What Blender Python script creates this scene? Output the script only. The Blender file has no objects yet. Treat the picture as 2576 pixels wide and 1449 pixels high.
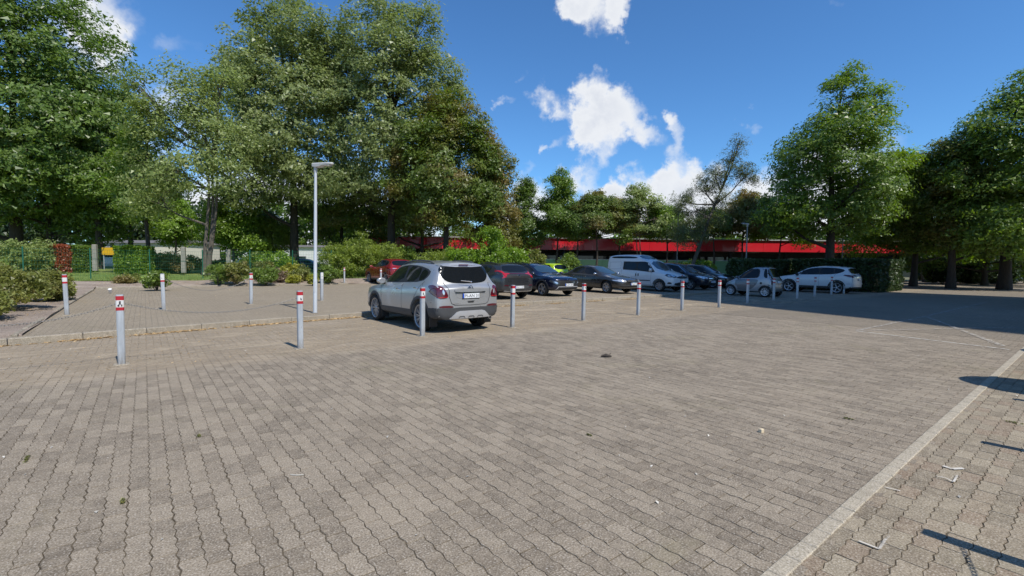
import bpy, bmesh, math, random
import numpy as np
from mathutils import Vector, Matrix
from mathutils.bvhtree import BVHTree

# ------------------------------------------------------------------ camera, sky, sun, exposure
scene = bpy.context.scene
R = math.radians
CAM_H = 1.57
cam_data = bpy.data.cameras.new('camera')
cam = bpy.data.objects.new('camera', cam_data)
scene.collection.objects.link(cam)
cam_data.sensor_width = 36.0
cam_data.lens = 36.0 * 1180.0 / 2576.0
cam_data.clip_start = 0.05
cam_data.clip_end = 4000
CAM_M = Matrix.Rotation(R(90 - 2.887), 4, 'X') @ Matrix.Rotation(R(0.57), 4, 'Z')
cam.matrix_world = Matrix.Translation((0, 0, CAM_H)) @ CAM_M
scene.camera = cam

SUN_EL = 52.0
SUN_FROM = (0.669, -0.743)            # ground direction towards the sun
SUN_STRENGTH = 4.7
SKY_STRENGTH = 0.1
EXPOSURE = 0.0
sun_data = bpy.data.lights.new('sun', 'SUN')
sun_data.energy = SUN_STRENGTH
sun_data.angle = R(0.53)
sun_data.color = (1.0, 0.955, 0.88)
sun = bpy.data.objects.new('sun', sun_data)
scene.collection.objects.link(sun)
_sd = Vector((SUN_FROM[0] * math.cos(R(SUN_EL)), SUN_FROM[1] * math.cos(R(SUN_EL)), math.sin(R(SUN_EL)))).normalized()
sun.rotation_euler = _sd.to_track_quat('Z', 'Y').to_euler()
sun.location = (30, -30, 60)

scene.view_settings.view_transform = 'Standard'
scene.view_settings.look = 'None'
scene.view_settings.exposure = EXPOSURE
scene.view_settings.gamma = 1.0
scene.view_settings.use_curve_mapping = False
scene.cycles.max_bounces = 7
scene.cycles.diffuse_bounces = 3
scene.cycles.glossy_bounces = 3
scene.cycles.transmission_bounces = 3
scene.cycles.transparent_max_bounces = 6
scene.cycles.use_denoising = True
scene.cycles.sample_clamp_indirect = 8.0

world = bpy.data.worlds.new('World')
scene.world = world
world.use_nodes = True
world.cycles.sampling_method = 'MANUAL'
world.cycles.sample_map_resolution = 512

def pix_dir(px, py):
    """direction in the world of a point of the sky (photo coordinates 2576 wide)"""
    d = CAM_M.to_3x3() @ Vector(((px - 1288) / 1180.0, -(py - 724.5) / 1180.0, -1.0))
    return d.normalized()

def build_world():
    nt = world.node_tree; N = nt.nodes; L = nt.links
    for n in list(N): N.remove(n)
    out = N.new('ShaderNodeOutputWorld'); bg = N.new('ShaderNodeBackground')
    sky = N.new('ShaderNodeTexSky'); sky.sky_type = 'NISHITA'; sky.sun_disc = False
    sky.sun_elevation = R(SUN_EL)
    sky.sun_rotation = math.atan2(SUN_FROM[0], SUN_FROM[1])
    sky.air_density = 1.0; sky.dust_density = 0.0; sky.ozone_density = 1.3; sky.altitude = 0
    hs = N.new('ShaderNodeMix'); hs.data_type = 'RGBA'; hs.blend_type = 'MULTIPLY'; hs.inputs['Factor'].default_value = 1.0
    hs.inputs['B'].default_value = (.64, 1.13, 1.60, 1)      # the phone's cool white balance
    L.new(sky.outputs[0], hs.inputs['A'])
    tc = N.new('ShaderNodeTexCoord')
    def math_(op, a, b=None, c=None):
        n = N.new('ShaderNodeMath'); n.operation = op
        for i, v in enumerate((a, b, c)):
            if v is None: continue
            if isinstance(v, (int, float)): n.inputs[i].default_value = v
            else: L.new(v, n.inputs[i])
        return n.outputs[0]
    # warped direction for ragged cloud edges
    nz = N.new('ShaderNodeTexNoise'); nz.inputs['Scale'].default_value = 13.0; nz.inputs['Detail'].default_value = 5.0
    nz.inputs['Roughness'].default_value = 0.62
    L.new(tc.outputs['Generated'], nz.inputs['Vector'])
    sub = N.new('ShaderNodeVectorMath'); sub.operation = 'SUBTRACT'; sub.inputs[1].default_value = (.5, .5, .5)
    L.new(nz.outputs['Color'], sub.inputs[0])
    scl = N.new('ShaderNodeVectorMath'); scl.operation = 'SCALE'; scl.inputs['Scale'].default_value = 0.15
    L.new(sub.outputs[0], scl.inputs[0])
    add = N.new('ShaderNodeVectorMath'); add.operation = 'ADD'
    L.new(tc.outputs['Generated'], add.inputs[0]); L.new(scl.outputs[0], add.inputs[1])
    nrm = N.new('ShaderNodeVectorMath'); nrm.operation = 'NORMALIZE'; L.new(add.outputs[0], nrm.inputs[0])
    P = nrm.outputs[0]
    # cumulus puffs: centre px, py, radius px, weight
    puffs = [(1500, 20, 85, 1.0), (1445, 8, 55, .8), (1552, 45, 40, .7), (1365, 255, 60, .8), (1400, 280, 35, .6), (1490, 258, 75, 1.1), (1570, 268, 68, 1.0), (1520, 325, 82, 1.0), (1450, 320, 46, .7), (1625, 332, 46, .85),
             (1716, 325, 42, .55), (1890, 315, 34, .5), (1310, 178, 20, .4), (1470, 440, 55, .75), (1690, 385, 50, .65), (1665, 440, 40, .8), (1610, 480, 80, .9), (1700, 490, 95, .9),
             (1790, 510, 110, .85), (1905, 480, 70, .9), (1540, 510, 70, .8), (190, 45, 130, .9), (255, 105, 60, .85), (480, 105, 50, .3),
             (1335, 520, 80, .95), (1275, 246, 26, .5), (1395, 356, 30, .55), (1345, 420, 34, .4), (1700, 295, 30, .5), (1525, 405, 30, .35), (430, 280, 75, .6), (540, 500, 230, .75), (2120, 410, 130, .8), (2090, 8, 26, .45), (900, 560, 240, .8), (2000, 580, 170, .8), (1480, 600, 150, .6)]
    # the same kind of scattered cumulus goes on round the rest of the sky
    rnd = random.Random(5)
    dirs = [(pix_dir(a, b), c / 1180.0, w) for a, b, c, w in puffs]
    for i in range(10):
        az = rnd.uniform(60, 300); el = rnd.uniform(6, 55)
        base = Vector((math.sin(R(az)) * math.cos(R(el)), math.cos(R(az)) * math.cos(R(el)), math.sin(R(el))))
        dirs.append((base, rnd.uniform(.12, .24), rnd.uniform(.6, 1.0)))
    dens = None
    for d, rad, w in dirs:
        dist = N.new('ShaderNodeVectorMath'); dist.operation = 'DISTANCE'; L.new(P, dist.inputs[0]); dist.inputs[1].default_value = d
        mr = N.new('ShaderNodeMapRange'); mr.interpolation_type = 'SMOOTHSTEP'
        mr.inputs['From Min'].default_value = rad * 1.15; mr.inputs['From Max'].default_value = rad * .15
        mr.inputs['To Min'].default_value = 0; mr.inputs['To Max'].default_value = w
        L.new(dist.outputs['Value'], mr.inputs['Value'])
        dens = mr.outputs[0] if dens is None else math_('ADD', dens, mr.outputs[0])
    # cumulus seen edge-on close up towards the horizon
    sx = N.new('ShaderNodeSeparateXYZ'); L.new(tc.outputs['Generated'], sx.inputs[0])
    hz = N.new('ShaderNodeMapRange'); hz.interpolation_type = 'SMOOTHSTEP'; hz.inputs['From Min'].default_value = .17; hz.inputs['From Max'].default_value = .03; hz.inputs['To Max'].default_value = .72
    L.new(sx.outputs['Z'], hz.inputs['Value']); dens = math_('ADD', dens, hz.outputs[0])
    n2 = N.new('ShaderNodeTexNoise'); n2.inputs['Scale'].default_value = 13.0; n2.inputs['Detail'].default_value = 6.0; n2.inputs['Roughness'].default_value = .6
    L.new(tc.outputs['Generated'], n2.inputs['Vector'])
    m = math_('MULTIPLY', dens, math_('ADD', math_('MULTIPLY', n2.outputs['Fac'], 2.1), -.32))
    mask = N.new('ShaderNodeMapRange'); mask.interpolation_type = 'SMOOTHSTEP'
    mask.inputs['From Min'].default_value = .17; mask.inputs['From Max'].default_value = .88
    mask.inputs['To Max'].default_value = .97
    L.new(m, mask.inputs['Value'])
    # thicker middles are greyer
    body = N.new('ShaderNodeMapRange'); body.inputs['From Min'].default_value = .6; body.inputs['From Max'].default_value = 2.2
    L.new(m, body.inputs['Value'])
    ccol = N.new('ShaderNodeMix'); ccol.data_type = 'RGBA'
    ccol.inputs['A'].default_value = (9.0, 9.2, 9.5, 1); ccol.inputs['B'].default_value = (6.6, 7.0, 7.9, 1)
    L.new(body.outputs[0], ccol.inputs['Factor'])
    mix = N.new('ShaderNodeMix'); mix.data_type = 'RGBA'
    L.new(mask.outputs[0], mix.inputs['Factor']); L.new(hs.outputs['Result'], mix.inputs['A']); L.new(ccol.outputs['Result'], mix.inputs['B'])
    L.new(mix.outputs['Result'], bg.inputs['Color']); bg.inputs['Strength'].default_value = SKY_STRENGTH
    L.new(bg.outputs[0], out.inputs[0])
build_world()

# ------------------------------------------------------------------ helpers
COL = scene.collection
U2 = Vector((0.787, 0.617, 0)); V2 = Vector((-0.617, 0.787, 0))
ANG = math.atan2(0.617, 0.787)
def uv(u, v, z=0.0):
    """point in the car park's own axes: u along the bollard row, v across it"""
    return Vector((u * .787 - v * .617, u * .617 + v * .787, z))
def to_uv(x, y): return x * .787 + y * .617, -x * .617 + y * .787
def far(px, py, depth):
    """point at a given depth (metres along +Y)"""
    d = pix_dir(px, py); t = depth / d.y
    return Vector((d.x * t, depth, CAM_H + d.z * t))

def tag(o, label=None, cat=None, group=None, kind=None):
    if label: o['label'] = label
    if cat: o['category'] = cat
    if group: o['group'] = group
    if kind: o['kind'] = kind
    return o
def empty(name, loc=(0, 0, 0), rz=0.0):
    o = bpy.data.objects.new(name, None); COL.objects.link(o)
    o.location = loc; o.rotation_euler = (0, 0, rz); o.empty_display_size = .2
    return o
def link(name, me, parent=None, loc=None, rz=0.0):
    o = bpy.data.objects.new(name, me); COL.objects.link(o)
    if parent is not None: o.parent = parent
    if loc is not None: o.location = loc
    if rz: o.rotation_euler = (0, 0, rz)
    return o
def make(name, verts, faces, mat, parent=None, smooth=False, loc=None, rz=0.0, mats=None, fmat=None):
    me = bpy.data.meshes.new(name)
    me.from_pydata([tuple(v) for v in verts], [], faces)
    for m in (mats or [mat]): me.materials.append(m)
    if fmat is not None: me.polygons.foreach_set('material_index', fmat)
    if smooth: me.polygons.foreach_set('use_smooth', [True] * len(me.polygons))
    me.update()
    return link(name, me, parent, loc, rz)
def np_mesh(name, V, F, mat, smooth=False, attr=None):
    """big mesh from numpy arrays; F is (n,3) or (n,4)"""
    me = bpy.data.meshes.new(name)
    V = np.ascontiguousarray(V, dtype=np.float32); F = np.ascontiguousarray(F, dtype=np.int32)
    k = F.shape[1]; n = len(F)
    me.vertices.add(len(V)); me.vertices.foreach_set('co', V.ravel())
    me.loops.add(n * k); me.loops.foreach_set('vertex_index', F.ravel())
    me.polygons.add(n); me.polygons.foreach_set('loop_start', np.arange(0, n * k, k, dtype=np.int32))
    if smooth: me.polygons.foreach_set('use_smooth', np.ones(n, dtype=bool))
    me.materials.append(mat)
    if attr is not None:
        a = me.attributes.new('tint', 'FLOAT', 'POINT'); a.data.foreach_set('value', np.ascontiguousarray(attr, dtype=np.float32))
    me.update(calc_edges=True); me.validate()
    return me

class MB:
    """collects simple solids into one mesh"""
    def __init__(s): s.v = []; s.f = []; s.m = []
    def add(s, vs, fs, mi=0):
        b = len(s.v); s.v += [Vector(p) for p in vs]; s.f += [tuple(b + i for i in q) for q in fs]; s.m += [mi] * len(fs); return s
    def box(s, c, d, rz=0.0, mi=0, bev=0.0):
        x, y, z = d[0] / 2, d[1] / 2, d[2] / 2; c = Vector(c); M = Matrix.Rotation(rz, 3, 'Z')
        if bev <= 0:
            vs = [(-x, -y, -z), (x, -y, -z), (x, y, -z), (-x, y, -z), (-x, -y, z), (x, -y, z), (x, y, z), (-x, y, z)]
            fs = [(0, 3, 2, 1), (4, 5, 6, 7), (0, 1, 5, 4), (1, 2, 6, 5), (2, 3, 7, 6), (3, 0, 4, 7)]
        else:
            b = bev
            vs = [(-x, -y, -z), (x, -y, -z), (x, y, -z), (-x, y, -z), (-x, -y, z - b), (x, -y, z - b), (x, y, z - b), (-x, y, z - b),
                  (-x + b, -y + b, z), (x - b, -y + b, z), (x - b, y - b, z), (-x + b, y - b, z)]
            fs = [(0, 3, 2, 1), (0, 1, 5, 4), (1, 2, 6, 5), (2, 3, 7, 6), (3, 0, 4, 7), (4, 5, 9, 8), (5, 6, 10, 9), (6, 7, 11, 10), (7, 4, 8, 11), (8, 9, 10, 11)]
        return s.add([M @ Vector(p) + c for p in vs], fs, mi)
    def tube(s, pts, rad, n=8, mi=0, caps=True):
        pts = [Vector(p) for p in pts]
        rad = rad if isinstance(rad, (list, tuple)) else [rad] * len(pts)
        vs = []; ref = None
        for i, p in enumerate(pts):
            t = (pts[min(i + 1, len(pts) - 1)] - pts[max(i - 1, 0)]).normalized()
            if ref is None: ref = Vector((0, 0, 1)) if abs(t.z) < .9 else Vector((1, 0, 0))
            a = t.cross(ref).normalized(); b = t.cross(a).normalized(); ref = -b if False else ref
            for k in range(n):
                q = 2 * math.pi * k / n; vs.append(p + (a * math.cos(q) + b * math.sin(q)) * rad[i])
        fs = []
        for i in range(len(pts) - 1):
            for k in range(n):
                fs.append((i * n + k, i * n + (k + 1) % n, (i + 1) * n + (k + 1) % n, (i + 1) * n + k))
        if caps:
            fs.append(tuple(range(n))[::-1]); e = (len(pts) - 1) * n; fs.append(tuple(e + k for k in range(n)))
        return s.add(vs, fs, mi)
    def prism(s, poly, z0, z1, mi=0):
        n = len(poly); vs = [(p[0], p[1], z0) for p in poly] + [(p[0], p[1], z1) for p in poly]
        fs = [tuple(range(n))[::-1], tuple(range(n, 2 * n))] + [(i, (i + 1) % n, n + (i + 1) % n, n + i) for i in range(n)]
        return s.add(vs, fs, mi)
    def build(s, name, mat, parent=None, smooth=False, loc=None, rz=0.0, mats=None):
        o = make(name, s.v, s.f, mat, parent, smooth, loc, rz, mats=mats, fmat=s.m if mats else None)
        if smooth: o.data.set_sharp_from_angle(angle=R(40))
        return o

# ------------------------------------------------------------------ materials
MATS = {}
class NT:
    def __init__(s, name):
        m = bpy.data.materials.new(name); m.use_nodes = True; s.m = m; s.nt = m.node_tree; s.N = s.nt.nodes; s.L = s.nt.links
        s.bsdf = s.N['Principled BSDF']; s.out = s.N['Material Output']
    def n(s, t, **kw):
        x = s.N.new(t)
        for k, v in kw.items():
            if hasattr(x, k): setattr(x, k, v)
        return x
    def set(s, node, name, v):
        if isinstance(v, (int, float, tuple, list)): node.inputs[name].default_value = v
        else: s.L.new(v, node.inputs[name])
    def pos(s, uvspace=False):
        g = s.N.new('ShaderNodeNewGeometry')
        if not uvspace: return g.outputs['Position']
        r = s.N.new('ShaderNodeVectorRotate'); r.rotation_type = 'Z_AXIS'; r.inputs['Angle'].default_value = -ANG
        s.L.new(g.outputs['Position'], r.inputs['Vector']); return r.outputs[0]
    def objco(s): return s.N.new('ShaderNodeTexCoord').outputs['Object']
    def noise(s, vec, scale, detail=4, rough=.55, dist=0.0, out='Fac'):
        x = s.N.new('ShaderNodeTexNoise'); x.inputs['Scale'].default_value = scale; x.inputs['Detail'].default_value = detail
        x.inputs['Roughness'].default_value = rough; x.inputs['Distortion'].default_value = dist
        s.L.new(vec, x.inputs['Vector']); return x.outputs[out]
    def ramp(s, fac, a, b, lo=0.0, hi=1.0):
        x = s.N.new('ShaderNodeMapRange'); x.inputs['From Min'].default_value = a; x.inputs['From Max'].default_value = b
        x.inputs['To Min'].default_value = lo; x.inputs['To Max'].default_value = hi; s.L.new(fac, x.inputs['Value']); return x.outputs[0]
    def math(s, op, a, b=None):
        x = s.N.new('ShaderNodeMath'); x.operation = op
        for i, v in enumerate((a, b)):
            if v is None: continue
            if isinstance(v, (int, float)): x.inputs[i].default_value = v
            else: s.L.new(v, x.inputs[i])
        return x.outputs[0]
    def mix(s, fac, a, b, mode='MIX'):
        x = s.N.new('ShaderNodeMix'); x.data_type = 'RGBA'; x.blend_type = mode
        for nm, v in (('Factor', fac), ('A', a), ('B', b)):
            if isinstance(v, (int, float)): x.inputs[nm].default_value = v
            elif isinstance(v, tuple): x.inputs[nm].default_value = (*v[:3], 1)
            else: s.L.new(v, x.inputs[nm])
        return x.outputs['Result']
    def bump(s, h, strength=.3, dist=.01):
        x = s.N.new('ShaderNodeBump'); x.inputs['Strength'].default_value = strength; x.inputs['Distance'].default_value = dist
        s.L.new(h, x.inputs['Height']); s.L.new(x.outputs[0], s.bsdf.inputs['Normal'])
    def fin(s, col=None, rough=.6, metal=0.0, **kw):
        if col is not None: s.set(s.bsdf, 'Base Color', (*col[:3], 1) if isinstance(col, tuple) else col)
        s.set(s.bsdf, 'Roughness', rough); s.set(s.bsdf, 'Metallic', metal)
        for k, v in kw.items(): s.set(s.bsdf, k, v)
        return s.m

def simple(name, col, rough=.6, metal=0.0, var=.12, scale=6.0, bump=0.0, **kw):
    """plain surface with slight procedural unevenness"""
    if name in MATS: return MATS[name]
    t = NT(name); co = t.objco()
    nz = t.noise(co, scale, 5)
    a = tuple(c * (1 - var) for c in col); b = tuple(min(1, c * (1 + var)) for c in col)
    c = t.mix(nz, a, b)
    r = t.ramp(t.noise(co, scale * 2.3, 3), .3, .7, max(.02, rough - .06), min(1, rough + .08))
    if bump: t.bump(t.noise(co, scale * 8, 4), bump, .005)
    MATS[name] = t.fin(c, r, metal, **kw); return MATS[name]
# ------------------------------------------------------------------ ground, paving, kerbs
def m_paver(name, dark, light, dirt=(.40, .34, .26), tint=None, far_joints=False, dirt_v=None, bumpy=True, contrast=1.0, moss=.42):
    t = NT(name); p = t.pos(True); wp = t.pos()
    big = t.noise(p, .22, 4, .6); mid = t.noise(p, 1.3, 5, .65); fine = t.noise(p, 14, 6, .7); grit = t.noise(p, 95, 3, .62)
    g = t.n('ShaderNodeNewGeometry'); oi = t.n('ShaderNodeObjectInfo')
    rnd = t.math('FRACT', t.math('ADD', g.outputs['Random Per Island'], oi.outputs['Random']))
    f = t.math('ADD', t.math('MULTIPLY', big, .62), t.math('ADD', t.math('MULTIPLY', mid, .35), t.math('MULTIPLY', rnd, .34 * contrast)))
    c = t.mix(t.ramp(f, .36, .92), dark, light)
    if tint: c = t.mix(t.ramp(t.math('FRACT', t.math('MULTIPLY', rnd, 7.13)), .62, .95, 0, .75), c, tint)
    c = t.mix(t.ramp(fine, .42, .68, 0, .45), c, tuple(x * 1.45 for x in light))
    c = t.mix(t.ramp(grit, .50, .66, 0, .62), c, tuple(x * .36 for x in dark))
    c = t.mix(t.ramp(grit, .45, .28, 0, .62), c, (.70, .65, .57))
    # oil and water stains with shapes of their own, sand swept together
    st = t.ramp(t.noise(p, .75, 6, .7, .6), .60, .72, 0, .38); c = t.mix(st, c, tuple(x * .55 for x in dark))
    sand = t.ramp(t.noise(p, 1.1, 7, .72, .8), .50, .66, 0, .55)
    if dirt_v is not None:
        sep = t.n('ShaderNodeSeparateXYZ'); t.L.new(p, sep.inputs[0])
        wob = t.math('ADD', sep.outputs['Y'], t.math('MULTIPLY', mid, 1.2))
        zone = t.ramp(wob, dirt_v[0], dirt_v[0] + .35, 0, 1)
        sand = t.math('MAXIMUM', t.math('MULTIPLY', sand, .35), t.math('MULTIPLY', zone, t.ramp(t.noise(p, 1.7, 8, .75, 1.0), .34, .62, .12, .85)))
    else: sand = t.math('MULTIPLY', sand, .45)
    c = t.mix(sand, c, dirt)
    mo = t.ramp(t.noise(p, .5, 6, .75, .4), .56, .74, 0, moss); c = t.mix(mo, c, (.24, .215, .115))
    h = t.math('ADD', t.math('MULTIPLY', grit, .5), fine)
    if far_joints:
        br = t.n('ShaderNodeTexBrick'); br.offset = .5
        br.inputs['Scale'].default_value = 1.0; br.inputs['Brick Width'].default_value = .225; br.inputs['Row Height'].default_value = .1125
        br.inputs['Mortar Size'].default_value = .006; br.inputs['Mortar Smooth'].default_value = .3
        br.inputs['Color1'].default_value = (.3, .3, .3, 1); br.inputs['Color2'].default_value = (1, 1, 1, 1)
        if far_joints == 'v':
            ro = t.n('ShaderNodeVectorRotate'); ro.rotation_type = 'Z_AXIS'; ro.inputs['Angle'].default_value = R(90); t.L.new(p, ro.inputs['Vector']); t.L.new(ro.outputs[0], br.inputs['Vector'])
        else: t.L.new(p, br.inputs['Vector'])
        c = t.mix(t.ramp(br.outputs['Color'], 0, 1, .22, 0), c, tuple(x * .5 for x in dark))
        c = t.mix(t.math('MULTIPLY', br.outputs['Fac'], .75), c, (.10, .09, .075))
        h = t.math('ADD', h, t.math('MULTIPLY', br.outputs['Fac'], -3.0))
    if bumpy: t.bump(h, .55, .004)
    return t.fin(c, .86, 0, **{'Specular IOR Level': .25})
M_PAVER = m_paver('concrete_paver', dark=(.152, .123, .090), light=(.302, .251, .187), contrast=1.25, dirt_v=(8.6,), dirt=(.38, .31, .225))
M_PAVER_FAR = m_paver('concrete_paving_far', (.150, .121, .088), (.300, .250, .185), far_joints='v', dirt_v=(8.6,), dirt=(.38, .31, .225))
M_PLAT = m_paver('bay_paving', (.24, .195, .138), (.385, .32, .232), far_joints='u', dirt=(.40, .34, .26), moss=.3)
M_WALK = m_paver('walkway_paver', (.155, .124, .086), (.335, .28, .198), tint=(.235, .165, .112), contrast=1.2, moss=.4)
M_EDGE = m_paver('edging_stone', (.33, .285, .215), (.44, .385, .295), moss=.1, contrast=.7)
M_KERB = m_paver('kerb_stone', (.22, .19, .145), (.36, .315, .245), dirt=(.40, .33, .25), moss=.14, contrast=.6)
def m_soil(name, a, b, sc=1.0):
    t = NT(name); p = t.pos()
    n1 = t.noise(p, 1.2 * sc, 6, .7); n2 = t.noise(p, 30, 5, .7); n3 = t.noise(p, 110, 2)
    c = t.mix(t.ramp(n1, .35, .65), a, b); c = t.mix(t.ramp(n2, .45, .7, 0, .6), c, tuple(min(1, x * 1.7) for x in b)); c = t.mix(t.ramp(n3, .5, .7, 0, .6), c, tuple(x * .4 for x in a))
    t.bump(t.math('ADD', n2, n3), .9, .02); return t.fin(c, .95, 0, **{'Specular IOR Level': .1})
M_JOINT = m_soil('joint_sand', (.070, .055, .038), (.19, .155, .11), 2.5)
M_SOIL = m_soil('bed_soil', (.24, .19, .155), (.40, .33, .27))
M_LAWN = m_soil('lawn_turf', (.14, .18, .05), (.24, .29, .09), .5)
M_GROUND = m_soil('open_ground', (.10, .115, .05), (.20, .18, .11), .15)

def kerb_v(u):
    return float(np.interp(u, [-14, -8, -2, -.5, 3.2, 10.2, 19.2, 46], [10.2, 11.3, 12.3, 12.6, 13.2, 13.95, 13.85, 13.9]))
def plat_z(v): return .125 + .006 * (v - 14)

def sheet(name, pts, mat, z, parent=None, kind='structure'):
    o = make(name, [uv(u, v, z) for u, v in pts], [tuple(range(len(pts)))], mat, parent)
    if parent is None and kind: o['kind'] = kind
    return o

g = make('ground', [(-1500, -1500, -.30), (1500, -1500, -.30), (1500, 1500, -.30), (-1500, 1500, -.30)], [(0, 1, 2, 3)], M_GROUND); g['kind'] = 'structure'
yard = sheet('yard', [(-30, -14), (15.02, -14), (15.02, 14.4), (-30, 14.4)], M_JOINT, -.0030)
far_sheet = sheet('far_paving', [(15.02, -40), (110, -40), (110, 14.4), (15.02, 14.4)], M_PAVER_FAR, -.002, yard)
back_sheet = sheet('rear_paving', [(-30, -60), (15.0, -60), (15.0, -14.02), (-30, -14.02)], M_PAVER_FAR, -.002, yard)

def bone(hl, hw, amp, gap=.0011, cut=.0022, low=-.016):
    """interlocking zigzag paver: both long sides follow the same wave"""
    ys = [-1, -.75, -.25, .25, .75, 1]; off = [0, 1, -1, 1, -1, 0]
    def ring(i):
        r = [(hw - i + amp * o, y * (hl - i)) for y, o in zip(ys, off)]; l = [(-hw + i + amp * o, y * (hl - i)) for y, o in zip(ys, off)]
        return r + l[::-1]
    top = ring(gap + cut); bot = ring(gap); n = len(top)
    V = [(x, y, 0) for x, y in top] + [(x, y, low) for x, y in bot]
    F = [tuple(range(n))] + [(i, n + i, n + (i + 1) % n, (i + 1) % n) for i in range(n)]
    return V, F
BONE_V, BONE_F = bone(.1125, .05625, .0065)
bone_me = bpy.data.meshes.new('paver'); bone_me.from_pydata(BONE_V, [], BONE_F); bone_me.materials.append(M_PAVER); bone_me.update()
bone_w = bpy.data.meshes.new('paver'); bone_w.from_pydata(BONE_V, [], BONE_F); bone_w.materials.append(M_WALK); bone_w.update()
Minv = np.array(CAM_M.to_3x3()).T
def in_frame(P, margin=.12):
    q = (P - np.array([0, 0, CAM_H])) @ Minv.T
    d = -q[:, 2]; d = np.where(d < .01, .01, d)
    x = q[:, 0] / d * 1180 / 1288.0; y = q[:, 1] / d * 1180 / 724.5
    return (-q[:, 2] > .3) & (abs(x) < 1 + margin) & (abs(y) < 1 + margin), x, y
def lay_pavers(cu, cv, swap, mesh, parent, rng, individual, mat, jit=.0006):
    P = np.stack([cu * .787 - cv * .617, cu * .617 + cv * .787, np.zeros_like(cu)], 1)
    vis, x, y = in_frame(P, .0)
    order = np.argsort(np.where(vis, P[:, 1], 1e6)); near = set(order[:individual].tolist())
    rot = ANG + (math.pi / 2 if swap else 0)
    n = len(cu); rz = rot + rng.normal(0, .013, n); P[:, :2] += rng.normal(0, .0011, (n, 2)); dz = rng.normal(0, jit, n); tx = rng.normal(0, .005, n); ty = rng.normal(0, .005, n)
    for i in near:
        o = link('paver', mesh, parent, (P[i, 0], P[i, 1], dz[i])); o.rotation_euler = (tx[i], ty[i], rz[i])
    rest = np.array([i for i in range(n) if i not in near])
    if len(rest) == 0: return
    B = np.array(BONE_V); m = len(B)
    c, s_ = np.cos(rz[rest])[:, None], np.sin(rz[rest])[:, None]
    zz = B[None, :, 2] + dz[rest][:, None] + B[None, :, 0] * tx[rest][:, None] + B[None, :, 1] * ty[rest][:, None]
    V = np.stack([B[None, :, 0] * c - B[None, :, 1] * s_ + P[rest, 0][:, None], B[None, :, 0] * s_ + B[None, :, 1] * c + P[rest, 1][:, None], zz], 2).reshape(-1, 3)
    verts = V; faces = []
    me = bpy.data.meshes.new('paving_stones')
    nf = len(BONE_F); sizes = np.array([len(f) for f in BONE_F]); flat = np.concatenate([np.array(f) for f in BONE_F])
    loops = (flat[None, :] + (np.arange(len(rest)) * m)[:, None]).ravel().astype(np.int32)
    me.vertices.add(len(V)); me.vertices.foreach_set('co', V.astype(np.float32).ravel())
    me.loops.add(len(loops)); me.loops.foreach_set('vertex_index', loops)
    st = np.concatenate([[0], np.cumsum(sizes)[:-1]]); starts = (st[None, :] + (np.arange(len(rest)) * sizes.sum())[:, None]).ravel().astype(np.int32)
    me.polygons.add(len(starts)); me.polygons.foreach_set('loop_start', starts)
    me.shade_flat() if hasattr(me, 'shade_flat') else me.polygons.foreach_set('use_smooth', np.zeros(len(starts), dtype=bool))
    me.materials.append(mat); me.update(calc_edges=True); me.validate()
    o = link('paving_stones', me, parent); o['kind'] = 'stuff'

rng = np.random.default_rng(11)
iu, jv = np.meshgrid(np.arange(-130, 135), np.arange(3, 66), indexing='ij')
cu = iu * .1125 + .05; cv = jv * .225 + np.where(iu % 2 == 0, 0, .1125)
cu, cv = cu.ravel(), cv.ravel()
kv = np.interp(cu, [-14, -8, -2, -.5, 3.2, 10.2, 19.2, 46], [10.2, 11.3, 12.3, 12.6, 13.2, 13.95, 13.85, 13.9])
P = np.stack([cu * .787 - cv * .617, cu * .617 + cv * .787, 0 * cu], 1)
ok = (cv > .93) & (cv < kv + .02) & (cu < 14.95) & in_frame(P, .42)[0]
lay_pavers(cu[ok], cv[ok], False, bone_me, yard, rng, 300, M_PAVER)
# the walkway on the right: pavers turned the other way, a light edging course towards the yard
walk = sheet('walkway', [(-10, -14.02), (40, -14.02), (40, 1.0), (-10, 1.0)], M_JOINT, -.0028)
iu, jv = np.meshgrid(np.arange(-10, 110), np.arange(-46, 10), indexing='ij')
cu = (iu * .225 + np.where(jv % 2 == 0, 0, .1125)).ravel() + .03; cv = (jv * .1125).ravel() + .02
P = np.stack([cu * .787 - cv * .617, cu * .617 + cv * .787, 0 * cu], 1)
ok = (cv < .95) & (cv > -2.6) & (cu > 0) & (cu < 17)
lay_pavers(cu[ok], cv[ok], True, bone_w, walk, rng, 300, M_WALK)
eb = MB().box((0, 0, -.011), (.207, .086, .026), bev=.005).build('edging_stone', M_EDGE); eme = eb.data; bpy.data.objects.remove(eb)
for k in range(-6, 116):
    c = uv(k * .211 + .07, .985)
    o = link('edging_stone', eme, walk, (c.x, c.y, rng.normal(.007, .0012))); o.rotation_euler = (rng.normal(0, .008), rng.normal(0, .008), ANG + rng.normal(0, .01))
M_WALK_FAR = m_paver('walkway_paving_far', (.155, .124, .086), (.335, .28, .198), far_joints='u', moss=.4)
sheet('walkway_paving', [(17.1, -14), (40, -14), (40, .94), (17.1, .94)], M_WALK_FAR, -.001, walk); sheet('walkway_paving', [(-10, -14), (17.1, -14), (17.1, -2.7), (-10, -2.7)], M_WALK_FAR, -.001, walk)
# far part of the walkway edge, too fine to tell the stones apart
sheet('edging_course', [(24.4, .945), (40, .945), (40, 1.03), (24.4, 1.03)], M_EDGE, .002, walk)

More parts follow.
